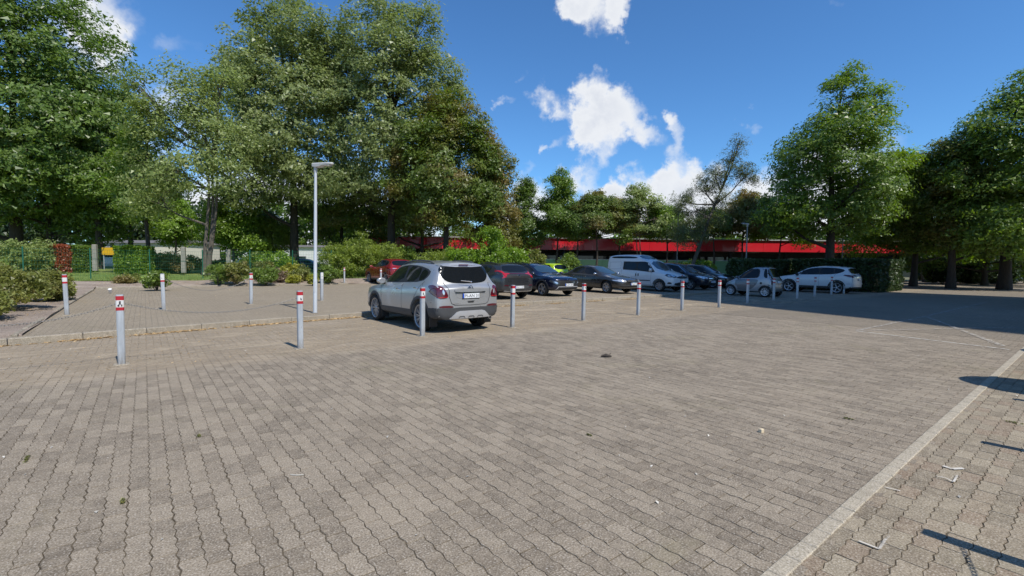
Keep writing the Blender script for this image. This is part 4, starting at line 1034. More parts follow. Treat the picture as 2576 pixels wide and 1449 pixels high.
    def line(s, name, pts, view, mat, w=.008, off=.0035, mirror=False, parent=None):
        """a narrow band on the shell: shut line, moulding, trim"""
        views = ['L', 'R'] if mirror and view in 'LR' else [view]
        allp = [pts] + ([[(-a, b) for a, b in pts]] if mirror and view in 'FB' else [])
        for pp in allp:
            dense = []
            for a, b in zip(pp[:-1], pp[1:]):
                a, b = Vector(a), Vector(b); n = max(1, int((b - a).length / .025))
                dense += [a + (b - a) * i / n for i in range(n)]
            dense.append(Vector(pp[-1]))
            for vw in views:
                vs = []; fs = []
                for i, p in enumerate(dense):
                    t = (dense[min(i + 1, len(dense) - 1)] - dense[max(i - 1, 0)]).normalized(); nn = Vector((-t.y, t.x)) * w / 2
                    for q in (p + nn, p - nn):
                        h, n = s.cast(q.x, q.y, vw); vs.append(h + n * off)
                for i in range(len(dense) - 1): fs.append((2 * i, 2 * i + 1, 2 * i + 3, 2 * i + 2))
                make(name, vs, fs, mat, parent or s.root)
    def wheels(s, rim_r, spokes=10, style='multi', width=.21, rimmat=None, inset=.02):
        M = s.M; tr = s.tr; rimmat = rimmat or M['rim']
        prof = [(rim_r - .012, width / 2 - .02), (rim_r + .004, width / 2), (rim_r + .03, width / 2 + .004), (tr - .03, width / 2 - .004), (tr - .006, width / 2 - .03),
                (tr, width / 4), (tr, -width / 4), (tr - .006, -width / 2 + .03), (tr - .03, -width / 2 + .004), (rim_r + .004, -width / 2)]
        def lathe(prof, n=36):
            vs = []; fs = []
            for k in range(n):
                q = 2 * math.pi * k / n
                for r, y in prof: vs.append((r * math.cos(q), y, r * math.sin(q)))
            m = len(prof)
            for k in range(n):
                for i in range(m - 1):
                    a = k * m + i; b = ((k + 1) % n) * m + i; fs.append((a, a + 1, b + 1, b))
            return vs, fs
        key = (round(tr, 3), round(rim_r, 3), spokes, style, rimmat.name)
        if key not in Car.WH:
            mb = MB(); mb.add(*lathe(prof)); t = mb.build('tyre', M['tyre'], smooth=True); tm = t.data; bpy.data.objects.remove(t)
            mb = MB()
            mb.add(*lathe([(rim_r - .03, -width / 2), (rim_r - .03, width / 2 - .05), (rim_r - .02, width / 2 - .012), (rim_r + .002, width / 2 - .004), (rim_r + .004, width / 2 - .012)]), 0)
            yf = width / 2 - .035
            mb.add(*lathe([(.001, yf + .012), (.03, yf + .012), (.05, yf), (.062, yf - .03)], 20), 0)
            for k in range(spokes):
                q0 = 2 * math.pi * k / spokes
                hw0, hw1 = (.015, .012) if style == 'multi' else (.034, .042) if style == 'fat' else (.010, .009)
                for dq in ((0,) if style != 'split' else (-.10, .10)):
                    q = q0 + dq; c, sn = math.cos(q), math.sin(q)
                    def pt(r, w, y): return (r * c - w * sn, y, r * sn + w * c)
                    r0, r1 = .04, rim_r - .008
                    vs = [pt(r0, -hw0, yf), pt(r0, hw0, yf), pt(r1, hw1, yf + .008), pt(r1, -hw1, yf + .008),
                          pt(r0, -hw0 * 1.3, yf - .05), pt(r0, hw0 * 1.3, yf - .05), pt(r1, hw1 * 1.3, yf - .03), pt(r1, -hw1 * 1.3, yf - .03)]
                    mb.add(vs, [(0, 3, 2, 1), (0, 1, 5, 4), (1, 2, 6, 5), (2, 3, 7, 6), (3, 0, 4, 7)], 0)
            mb.add(*lathe([(.002, -.01), (rim_r - .03, -.01), (rim_r - .03, -.03)], 24), 1)   # brake disc and hub shadow
            t = mb.build('rim', rimmat, mats=[rimmat, M['dark']], smooth=True)
            bm = bmesh.new(); bm.from_mesh(t.data); bmesh.ops.recalc_face_normals(bm, faces=bm.faces); bm.to_mesh(t.data); bm.free()
            rm = t.data; bpy.data.objects.remove(t); Car.WH[key] = (tm, rm)
        tm, rm = Car.WH[key]
        for ax in s.axles:
            for sy in (1, -1):
                w = empty('wheel', (ax, sy * (s.W - inset - width / 2), tr)); w.parent = s.root
                if sy < 0: w.rotation_euler = (0, 0, math.pi)
                t = link('tyre', tm, w); r = link('rim', rm, w)
    def mirrors(s, x, z, y, mat, size=(.12, .20, .14)):
        for sy in (1, -1):
            bm = bmesh.new(); bmesh.ops.create_uvsphere(bm, u_segments=14, v_segments=8, radius=1.0)
            for v in bm.verts:
                co = v.co
                co.x = max(-.35, co.x); v.co = Vector((co.x * size[0], co.y * size[1] * .5, co.z * size[2] * .5))
            me = bpy.data.meshes.new('door_mirror'); bm.to_mesh(me); bm.free(); me.materials.append(mat)
            me.polygons.foreach_set('use_smooth', [True] * len(me.polygons))
            o = link('door_mirror', me, s.root, (x, sy * (y + .085), z))
            MB().tube([(0, -sy * .02, -.04), (0, -sy * .16, -.09)], [.022, .03], 6).build('mirror_arm', s.M['dark'], o)
    def handles(s, pts, mat):
        for x, z in pts:
            for vw, sy in (('L', 1), ('R', -1)):
                h, n = s.cast(x, z, vw)
                MB().tube([h + Vector((-.085, 0, 0)) + n * .004, h + Vector((-.07, 0, 0)) + n * .028, h + Vector((.07, 0, .004)) + n * .028, h + Vector((.085, 0, .004)) + n * .004], .014, 6).build('door_handle', mat, s.root, smooth=True)
    def plate(s, view, y, z, text, w=.52, h=.11, off=.012, parent=None):
        p, n = s.cast(y, z, view)
        sg = 1 if view == 'F' else -1
        tilt = math.atan2(n.z, abs(n.x))
        e = empty('number_plate', (p.x + sg * .012, y, z)); e.parent = s.root
        e.rotation_euler = (R(90) - tilt * .6, 0, R(90) * sg) if False else (R(90), 0, R(90) if sg > 0 else R(-90))
        # local x = to the reader's right, y = up, z = out
        def slab(nm, x0, x1, y0, y1, z0, z1, m): return MB().box(((x0 + x1) / 2, (y0 + y1) / 2, (z0 + z1) / 2), (x1 - x0, y1 - y0, z1 - z0)).build(nm, m, e)
        slab('plate_frame', -w / 2 - .008, w / 2 + .008, -h / 2 - .016, h / 2 + .006, -.03, .0, s.M['dark'])
        slab('plate_face', -w / 2, w / 2, -h / 2, h / 2, 0, .004, s.M['plate'])
        slab('plate_band', -w / 2 + .001, -w / 2 + .042, -h / 2 + .001, h / 2 - .001, .004, .005, s.M['blue'])
        if text: letters(text, e, (-w / 2 + .058, -h * .33, .0055), h * .92, w - .075, s.M['ink'], 'plate_text')
        return e
    def place(s, u, v, heading, z=0.0, dz=0.0):
        """heading +1: nose towards +v, -1: nose towards -v; dz turns it a little"""
        s.root.location = uv(u, v, z)
        ang = math.atan2(V2.y, V2.x) if heading > 0 else math.atan2(-V2.y, -V2.x)
        s.root.rotation_euler = (0, 0, ang + dz); return s.root
Car.WH = {}

def letters(text, parent, loc, size, width, mat, name):
    cu = bpy.data.curves.new('t', 'FONT'); cu.body = text; cu.size = size; cu.extrude = .0006; cu.resolution_u = 3
    o = bpy.data.objects.new('t', cu); COL.objects.link(o)
    dg = bpy.context.evaluated_depsgraph_get()
    me = bpy.data.meshes.new_from_object(o.evaluated_get(dg), depsgraph=dg)
    bpy.data.objects.remove(o)
    xs = [v.co.x for v in me.vertices]
    if xs:
        x0, x1 = min(xs), max(xs); k = width / max(1e-5, x1 - x0)
        for v in me.vertices: v.co.x = (v.co.x - x0) * k
    me.materials.clear(); me.materials.append(mat)
    return link(name, me, parent, loc)

def ring_badge(car, view, y, z, rx, rz, t, mat, name='badge', extra=None, mirrory=1):
    """oval badge ring standing on the shell; extra: polylines inside it in (across, up) coordinates as the reader sees them"""
    p, n = car.cast(y, z, view); sg = 1 if view == 'F' else -1
    e = empty(name, (p.x + sg * .008, y, z)); e.parent = car.root
    e.rotation_euler = (R(90), 0, R(90) if sg > 0 else R(-90))
    mb = MB(); pts = [(rx * math.cos(2 * math.pi * k / 24), rz * math.sin(2 * math.pi * k / 24), 0) for k in range(25)]
    mb.tube(pts, t, 6, caps=False)
    for pl in (extra or []): mb.tube([(a, b, .002) for a, b in pl], t, 5)
    mb.build('emblem', mat, e, smooth=True)
    return e

def car_common(c, windshield=None, rearwin=None, side=None, trim=None, seams=None, handles=None, handlemat=None, mirror=None, sill=None):
    M = c.M
    if trim: c.panel('window_surround', trim, 'L', M['dark'], .0025, 1, mirror=True)
    for q in (side or []): c.panel('side_window', q, 'L', M['glass'], .006, 1, mirror=True)
    if windshield: c.panel('windscreen', windshield, 'F', M['screen'], .004, 1)
    if rearwin: c.panel('rear_window', rearwin, 'B', M['glass'], .005, 1)
    for q in (seams or []): c.line('shut_line', q, 'L', M['seam'], mirror=True)
    if handles: c.handles(handles, handlemat or c.paint)
    if mirror: c.mirrors(*mirror)
    if sill: c.panel('sill_cladding', sill, 'L', M['clad'], .006, 0, mirror=True)

def arch_ring(c, ax, r0, r1, mat, a0=-12, a1=192, name='arch_cladding', zc=None):
    zc = zc or c.tr
    pts = [(ax + r1 * math.cos(R(a)), zc + r1 * math.sin(R(a))) for a in np.linspace(a0, a1, 19)] + [(ax + r0 * math.cos(R(a)), zc + r0 * math.sin(R(a))) for a in np.linspace(a1, a0, 19)]
    c.panel(name, pts, 'L', mat, .007, 0, .3, mirror=True)

def roof_rails(c, xs, y, mat, h=.045, r=.022):
    for sy in (1, -1):
        pts = []
        for i, x in enumerate(xs):
            p, n = c.cast(x, sy * y, 'T'); pts.append(p + Vector((0, 0, 0 if i in (0, len(xs) - 1) else h)))
        MB().tube(pts, [r * .7] + [r] * (len(xs) - 2) + [r * .7], 8).build('roof_rail', mat, c.root, smooth=True)
        pts2 = [p - Vector((0, 0, .02)) for p in pts[1:-1]]

# ---- the silver compact crossover in front
def silver_suv():
    rows = [(2.06, 2.00, .30, .80, .86, .80, .58), (1.93, 1.86, .27, .88, .95, .94, .64), (1.30, 1.36, .25, .97, 1.04, 1.0, .68), (.84, 1.02, .25, 1.0, 1.09, 1.0, .72),
            (.42, .28, .25, 1.02, 1.58, 1.0, .60), (-.40, -.38, .25, 1.04, 1.66, 1.0, .625), (-1.20, -1.10, .25, 1.07, 1.65, 1.0, .625),
            (-1.58, -1.56, .27, 1.10, 1.61, 1.0, .62), (-1.76, -1.74, .28, 1.11, 1.575, .985, .61), (-1.97, -1.92, .30, 1.08, 1.13, .965, .74), (-2.03, -2.0, .33, 1.00, 1.06, .92, .72)]
    c = Car('silver_crossover_car', rows, .89, .62, paint('silver_paint', (.47, .48, .485), .55, .3), (1.2775, -1.2775), .35, sub=3, bulge=(.10, .08), cr={8: .85, 9: .5, 3: .6, 4: .4})
    M = c.M
    car_common(c, windshield=[(-.62, 1.13), (.62, 1.13), (.52, 1.50), (-.52, 1.50)],
               trim=[(.92, 1.055), (.32, 1.45), (-.2, 1.535), (-.9, 1.52), (-1.50, 1.42), (-1.52, 1.30), (-1.30, 1.145), (-.3, 1.10)],
               side=[[(.80, 1.085), (.28, 1.42), (-.20, 1.50), (-.33, 1.50), (-.30, 1.125)], [(-.41, 1.13), (-.44, 1.505), (-.9, 1.49), (-1.10, 1.46), (-1.02, 1.16)],
                     [(-1.08, 1.18), (-1.15, 1.45), (-1.42, 1.39), (-1.44, 1.30), (-1.28, 1.18)]],
               seams=[[(.86, 1.02), (.84, .75), (.80, .42)], [(-.36, 1.08), (-.36, .42)], [(-1.42, 1.16), (-1.18, .98), (-1.0, .75), (-.86, .45)]],
               handles=[(-.18, .93), (-1.10, .99)], handlemat=M['chrome'], mirror=(.72, 1.11, .84, c.paint, (.13, .24, .16)))
    c.panel('sill_cladding', [(.86, .27), (.86, .46), (-.86, .48), (-.86, .27)], 'L', M['clad'], .008, 0, mirror=True)
    for ax in c.axles: arch_ring(c, ax, .405, .475, M['clad'])
    c.panel('rear_window', [(-.55, 1.535), (.55, 1.535), (.635, 1.47), (.665, 1.37), (.60, 1.22), (.48, 1.145), (.2, 1.12), (-.2, 1.12), (-.48, 1.145), (-.60, 1.22), (-.665, 1.37), (-.635, 1.47)], 'B', M['glass'], .006, 1, .05)
    # roof spoiler
    p = c.panel('roof_spoiler', [(-1.50, .60), (-1.74, .60), (-1.775, .3), (-1.78, 0), (-1.775, -.3), (-1.74, -.60), (-1.50, -.60)], 'T', c.paint, .016, 1, .08, depth=.03)[0]
    MB().box((-1.795, 0, 1.545), (.02, .26, .022)).build('high_brake_lamp', M['red'], p)
    roof_rails(c, [.12, -.1, -.5, -.9, -1.25, -1.45], .575, M['clad'])
    MB().tube([(-1.35, 0, 1.60), (-1.40, 0, 1.635), (-1.48, 0, 1.60)], [.035, .03, .01], 8).build('antenna_base', M['dark'], c.root, smooth=True)
    MB().tube([(-1.41, 0, 1.63), (-1.50, 0, 1.80)], .006, 5).build('antenna', M['dark'], c.root)
    # tail lamps: lens wraps the corner
    for sy in (1, -1):
        q = [(sy * a, b) for a, b in [(.58, .84), (.63, .80), (.80, .79), (.86, .86), (.865, .98), (.80, 1.065), (.70, 1.06), (.64, .98), (.60, .90)]]
        l = c.panel('tail_lamp', q, 'B', M['red'], .012, 1, .05)[0]
        c.panel('tail_lamp_lens', [(sy * a, b) for a, b in [(.655, .90), (.70, .87), (.72, .96), (.69, 1.0)]], 'B', M['lamp'], .015, 1, .06, parent=l)
        c.panel('tail_lamp_lens', [(sy * a, b) for a, b in [(.60, .815), (.80, .805), (.80, .825), (.60, .835)]], 'B', M['brightred'], .015, 0, .06, parent=l)
    c.panel('side_tail_lamp', [(-1.98, .84), (-1.88, .86), (-1.78, .96), (-1.64, 1.055), (-1.70, 1.085), (-1.85, 1.09), (-1.97, 1.06)], 'L', M['red'], .010, 1, .05, mirror=True)
    # tailgate details
    c.line('shut_line', [(.62, 1.14), (.55, .96), (.56, .84), (.50, .68), (.42, .64), (0, .63), (-.42, .64), (-.50, .68), (-.56, .84), (-.55, .96), (-.62, 1.14)], 'B', M['seam'], .012)
    c.panel('tailgate_recess', [(-.36, .77), (.36, .77), (.40, .93), (-.40, .93)], 'B', c.paint, .004, 1, .08)
    c.panel('chrome_strip', [(-.41, .925), (.41, .925), (.44, 1.0), (-.44, 1.0)], 'B', c.paint, .022, 1, .08, depth=.03)
    c.panel('chrome_lip', [(-.40, .918), (.40, .918), (.41, .932), (-.41, .932)], 'B', M['chrome'], .028, 0, .08, depth=.03)
    c.plate('B', 0, .845, 'PI-AN 31', .46, .105)
    p0, n0 = c.cast(0, 1.015, 'B')
    ring_badge(c, 'B', 0, 1.015, .058, .058, .009, M['chrome'], 'badge', [[(-.085, .012), (-.01, .012), (.01, -.012), (.085, -.012)]])
    MB().tube([(p0.x - .045, 0, 1.155), (p0.x - .035, .02, 1.165), (p0.x + .01, .26, 1.19)], [.02, .014, .008], 6).build('rear_wiper', M['chrome'], c.root)
    c.panel('tailgate_handle', [(-.085, .685), (.085, .685), (.085, .715), (-.085, .715)], 'B', M['dark'], .006, 1, .1)
    c.line('trim_line', [(-.10, .725), (.10, .725)], 'B', M['chrome'], .01, .008)
    e = empty('model_lettering', (p0.x + .03, .46, .665)); e.parent = c.root; e.rotation_euler = (R(90), 0, R(-90))
    pq, nq = c.cast(.36, .675, 'B'); e.location = (pq.x - .004, .47, .665)
    letters('MOKKA X', e, (0, 0, .002), .03, .20, M['chrome'], 'lettering')
    # bumper
    c.panel('rear_bumper', [(-.81, .37), (-.6, .325), (.6, .325), (.81, .37), (.86, .585), (.60, .57), (.3, .585), (-.3, .585), (-.6, .57), (-.86, .585)], 'B', M['clad'], .014, 0, .06, depth=.03)
    c.panel('rear_bumper_side', [(-1.70, .34), (-1.96, .37), (-2.0, .585), (-1.66, .57), (-1.70, .45)], 'L', M['clad'], .012, 0, .08, mirror=True)
    sk = c.panel('skid_plate', [(-.55, .345), (.55, .345), (.38, .485), (.30, .505), (-.30, .505), (-.38, .485)], 'B', M['silver'], .030, 0, .06, depth=.02)[0]
    for y in (-.25, 0, .25):
        pts = [(y - .08, .36), (y - .055, .385), (y + .055, .385), (y + .08, .36)]
        c.line('skid_plate_notch', pts, 'B', M['clad'], .014, .034, parent=sk)
    c.panel('reflector', [(.44, .585), (.80, .585), (.78, .635), (.50, .635)], 'B', M['red'], .019, 1, .06, mirror=True)
    h, n = c.cast(-.57, .33, 'B')
    MB().tube([(h.x + .05, -.57, .31), (h.x - .035, -.57, .31)], .045, 14).build('exhaust_pipe', M['chrome'], c.root, smooth=True)
    MB().tube([(h.x - .036, -.57, .31), (h.x - .038, -.57, .31)], .033, 14).build('exhaust_bore', M['dark'], c.root)
    for ax in (-1.2775, 1.2775):
        for sy in (1, -1): MB().box((ax - .44, sy * .76, .27), (.02, .20, .26)).build('mud_flap', M['dark'], c.root)
    # front (seen only from other places)
    c.panel('headlamp', [(.50, .78), (.82, .84), (.80, .94), (.52, .88)], 'F', M['lamp'], .01, 1, .06, mirror=True)
    c.panel('grille', [(-.45, .60), (.45, .60), (.50, .76), (-.50, .76)], 'F', M['dark'], .008, 1, .08)
    c.panel('front_bumper', [(-.80, .30), (.80, .30), (.84, .48), (-.84, .48)], 'F', M['clad'], .012, 0, .08)
    c.wheels(.27, 10, 'split', .215)
    return c
def hatch_rows(xf, xr, W, hood, cowl, header, roof, rend, base, belt, wr=.69, zs=.24, cabw=1.0, tail=.92, nose=.80):
    """hood: height of the bonnet's front edge; cowl, header, rend, base: (x, z); roof: (x, z) of the highest point; belt: (front, rear)"""
    bf, br = belt; fa = cowl[0] + (xf - cowl[0]) * .42
    lo = lambda x: x
    return [(xf, xf - .05, zs + .06, hood - .10, hood - .03, nose, .64 * W), (xf - .14, xf - .2, zs + .03, hood - .03, hood + .05, .94, .70 * W),
            (fa, fa + .04, zs, (hood + bf) / 2 + .03, (hood + cowl[1]) / 2 + .05, 1.0, .76 * W), (cowl[0] - .20, cowl[0], zs, bf, cowl[1] + .01, 1.0, .80 * W),
            (header[0] + .12, header[0], zs, bf + .02, header[1] + .02, cabw, wr * W * .96), (roof[0], roof[0], zs, (bf + br) / 2, roof[1] + .035, cabw, wr * W),
            ((roof[0] + rend[0]) / 2 - .05, (roof[0] + rend[0]) / 2, zs, br - .02, (roof[1] + rend[1]) / 2 + .045, cabw, wr * W), (rend[0] + .2, rend[0] + .2, zs, br, rend[1] + .05, cabw, wr * W * .99),
            (rend[0] - .02, rend[0], zs + .02, br + .01, rend[1] + .02, cabw * .985, wr * W * .975), (base[0] - .04, base[0], zs + .05, base[1] - .03, base[1] + .03, .96, .82 * W), (xr + .03, xr + .05, zs + .08, base[1] - .11, base[1] - .05, tail, .80 * W)]
CR = {8: .85, 9: .5, 3: .6, 4: .4}

def crossover_shell(name, pm):
    W = .8875; rows = hatch_rows(2.03, -2.02, W, .86, (1.00, 1.00), (.22, 1.41), (-.45, 1.475), (-1.60, 1.40), (-1.84, 1.06), (.93, 1.02))
    c = Car(name, rows, W, .58, pm, (1.29, -1.29), .325, bulge=(.12, .08), cr=CR); M = c.M
    car_common(c, windshield=[(-.64, 1.03), (.64, 1.03), (.54, 1.385), (-.54, 1.385)],
               trim=[(.86, .98), (.26, 1.33), (-.3, 1.41), (-1.1, 1.38), (-1.50, 1.20), (-1.42, 1.09), (-.4, 1.02)],
               side=[[(.74, 1.0), (.24, 1.31), (-.25, 1.385), (-.30, 1.03)], [(-.38, 1.035), (-.34, 1.385), (-.95, 1.36), (-1.12, 1.30), (-1.05, 1.07)]],
               seams=[[(.80, .95), (.78, .40)], [(-.34, .99), (-.34, .40)], [(-1.20, 1.06), (-1.05, .8), (-.88, .42)]],
               handles=[(-.2, .88), (-1.02, .94)], mirror=(.70, 1.03, .83, pm, (.11, .22, .14)), sill=[(.86, .25), (.86, .40), (-.86, .40), (-.86, .25)])
    for ax in c.axles: arch_ring(c, ax, .375, .43, M['clad'])
    roof_rails(c, [.05, -.15, -.6, -1.0, -1.3], .53, M['dark'])
    c.wheels(.245, 5, 'fat', .2)
    return c

def grey_crossover():
    c = crossover_shell('grey_crossover_car', paint('graphite_paint', (.035, .038, .044), .4, .28)); M = c.M
    c.panel('rear_window', [(-.52, 1.375), (.52, 1.375), (.62, 1.28), (.64, 1.12), (-.64, 1.12), (-.62, 1.28)], 'B', M['glass'], .006, 1, .06)
    c.panel('tail_lamp_band', [(-.70, .86), (.70, .86), (.74, 1.08), (-.74, 1.08)], 'B', M['dark'], .006, 0, .07)
    for sy in (1, -1):
        c.panel('tail_lamp', [(sy * a, b) for a, b in [(.84, 1.22), (.74, 1.20), (.60, 1.07), (.40, 1.055), (.40, 1.03), (.56, 1.01), (.66, .90), (.80, .86), (.72, .98), (.70, 1.05), (.76, 1.12)]], 'B', M['brightred'], .014, 0, .05)
    c.line('tail_lamp_strip', [(-.42, 1.042), (.42, 1.042)], 'B', M['red'], .025, .014)
    ring_badge(c, 'B', 0, .97, .075, .045, .009, M['chrome'], 'badge', [[(-.04, -.03), (-.02, .03)], [(.02, -.03), (.04, .03)], [(-.03, 0), (.03, 0)]])
    c.plate('B', 0, .50, 'PI-H 1129', .46, .10)
    c.panel('bumper_insert', [(-.50, .42), (.50, .42), (.56, .58), (-.56, .58)], 'B', M['clad'], .005, 1, .08)
    c.line('chrome_lip', [(-.72, .36), (-.5, .335), (.5, .335), (.72, .36)], 'B', M['silver'], .035, .014)
    c.panel('reflector', [(.50, .55), (.74, .56), (.70, .60), (.56, .59)], 'B', M['red'], .010, 0, .06, mirror=True)
    c.line('model_lettering', [(.32, .745), (.52, .745)], 'B', M['chrome'], .018, .006)
    c.line('trim_lettering', [(-.40, .755), (-.55, .755)], 'B', M['chrome'], .016, .006)
    c.line('shut_line', [(.72, 1.05), (.64, .80), (.58, .64), (0, .63), (-.58, .64), (-.64, .80), (-.72, 1.05)], 'B', M['seam'], .012)
    c.panel('headlamp', [(.50, .62), (.80, .66), (.80, .74), (.52, .72)], 'F', M['lamp'], .01, 1, .06, mirror=True)
    return c

def navy_crossover():
    c = crossover_shell('navy_crossover_car', paint('navy_paint', (.006, .012, .04), .3, .22)); M = c.M
    c.panel('rear_window', [(-.52, 1.375), (.52, 1.375), (.62, 1.28), (.64, 1.12), (-.64, 1.12), (-.62, 1.28)], 'B', M['glass'], .006, 1, .06)
    c.line('daylight_strip', [(-.76, .875), (-.5, .845), (0, .835), (.5, .845), (.76, .875)], 'F', M['chrome'], .022, .010)
    c.panel('grille', [(-.62, .46), (.62, .46), (.74, .62), (.70, .72), (-.70, .72), (-.74, .62)], 'F', M['dark'], .008, 0, .07)
    for k in range(12):
        y = -.55 + k * .1
        for z in (.66, .61): c.panel('grille_stud', [(y - .016, z - .008), (y + .016, z - .008), (y + .010, z + .008), (y - .010, z + .008)], 'F', M['chrome'], .013, 0, .2)
    c.panel('headlamp', [(.50, .56), (.66, .52), (.84, .66), (.82, .74), (.56, .64)], 'F', M['lampdark'], .012, 0, .05, mirror=True)
    c.panel('headlamp_lens', [(.58, .60), (.68, .58), (.76, .66), (.70, .68)], 'F', M['lamp'], .016, 1, .05, mirror=True)
    ring_badge(c, 'F', 0, .765, .078, .048, .009, M['chrome'], 'badge', [[(-.04, -.03), (-.02, .03)], [(.02, -.03), (.04, .03)], [(-.03, 0), (.03, 0)]])
    c.plate('F', 0, .53, 'PI-ZM 1697', .50, .11)
    c.panel('lower_grille', [(-.52, .32), (.52, .32), (.60, .42), (-.60, .42)], 'F', M['dark'], .010, 0, .07)
    c.line('skid_trim', [(-.68, .30), (-.58, .445), (.58, .445), (.68, .30)], 'F', M['silver'], .03, .016)
    c.line('skid_plate', [(-.70, .295), (.70, .295)], 'F', M['silver'], .045, .018)
    c.line('wiper', [(-.5, 1.05), (-.05, 1.06)], 'F', M['dark'], .02, .012); c.line('wiper', [(.1, 1.05), (.55, 1.06)], 'F', M['dark'], .02, .012)
    return c

def grey_saloon():
    W = .883; pm = paint('grey_brown_paint', (.040, .038, .036), .35, .26)
    rows = [(2.20, 2.14, .30, .66, .72, .82, .60), (2.04, 1.98, .26, .74, .80, .95, .64), (1.45, 1.48, .23, .83, .90, 1.0, .68), (.80, 1.00, .22, .88, .97, 1.0, .71),
            (.32, .16, .22, .90, 1.365, 1.0, .56), (-.35, -.35, .22, .92, 1.45, 1.0, .57), (-.95, -.85, .22, .94, 1.425, 1.0, .56), (-1.30, -1.18, .22, .95, 1.34, 1.0, .55),
            (-1.72, -1.74, .26, .94, 1.03, .98, .66), (-2.10, -2.10, .30, .90, .985, .93, .62), (-2.19, -2.17, .34, .84, .92, .86, .58)]
    c = Car('grey_saloon_car', rows, W, .56, pm, (1.325, -1.325), .315, bulge=(.16, .12), cr={3: .6, 4: .35, 7: .4, 8: .55, 9: .6}); M = c.M
    car_common(c, windshield=[(-.60, 1.0), (.60, 1.0), (.50, 1.345), (-.50, 1.345)], rearwin=[(-.56, 1.05), (.56, 1.05), (.48, 1.30), (-.48, 1.30)],
               trim=[(.82, .935), (.18, 1.31), (-.35, 1.39), (-.95, 1.36), (-1.42, 1.10), (-1.36, 1.01), (-.3, .97)],
               side=[[(.70, .955), (.16, 1.285), (-.28, 1.365), (-.28, .985)], [(-.36, .99), (-.36, 1.365), (-.90, 1.335), (-1.18, 1.19), (-1.16, 1.02)]],
               seams=[[(.88, .92), (.86, .34)], [(-.32, .95), (-.32, .34)], [(-1.22, 1.0), (-1.06, .72), (-.90, .36)]],
               handles=[(-.16, .82), (-1.02, .85)], mirror=(.62, .99, .83, M['chrome'], (.10, .22, .12)))
    c.line('side_moulding', [(.90, .56), (-.90, .56)], 'L', M['clad'], .04, .008, mirror=True)
    c.panel('headlamp', [(.46, .60), (.62, .585), (.84, .63), (.845, .72), (.50, .715)], 'F', M['lamp'], .012, 1, .05, mirror=True)
    c.panel('headlamp_side', [(1.96, .64), (2.14, .61), (2.16, .70), (2.0, .73)], 'L', M['lamp'], .010, 1, .06, mirror=True)
    g = c.panel('grille', [(-.36, .59), (.36, .59), (.40, .715), (-.40, .715)], 'F', M['dark'], .012, 1, .06)[0]
    c.line('grille_frame', [(-.38, .58), (.38, .58), (.42, .72), (-.42, .72), (-.38, .58)], 'F', M['chrome'], .016, .018, parent=g)
    for k in range(4):
        y = .105 - .07 * k
        ring_badge(c, 'F', y, .655, .042, .042, .006, M['chrome'], 'badge')
    c.plate('F', 0, .50, 'PI-JA 74', .50, .11)
    c.panel('lower_grille', [(-.70, .32), (.70, .32), (.74, .41), (-.74, .41)], 'F', M['dark'], .008, 1, .07)
    c.line('bumper_moulding', [(-.80, .455), (-.5, .44), (.5, .44), (.80, .455)], 'F', M['clad'], .03, .008)
    c.line('chrome_lip', [(-.74, .31), (.74, .31)], 'F', M['silver'], .02, .01)
    c.panel('tail_lamp', [(.48, .72), (.78, .74), (.78, .88), (.50, .86)], 'B', M['red'], .012, 1, .06, mirror=True)
    c.wheels(.215, 6, 'fat', .2)
    return c

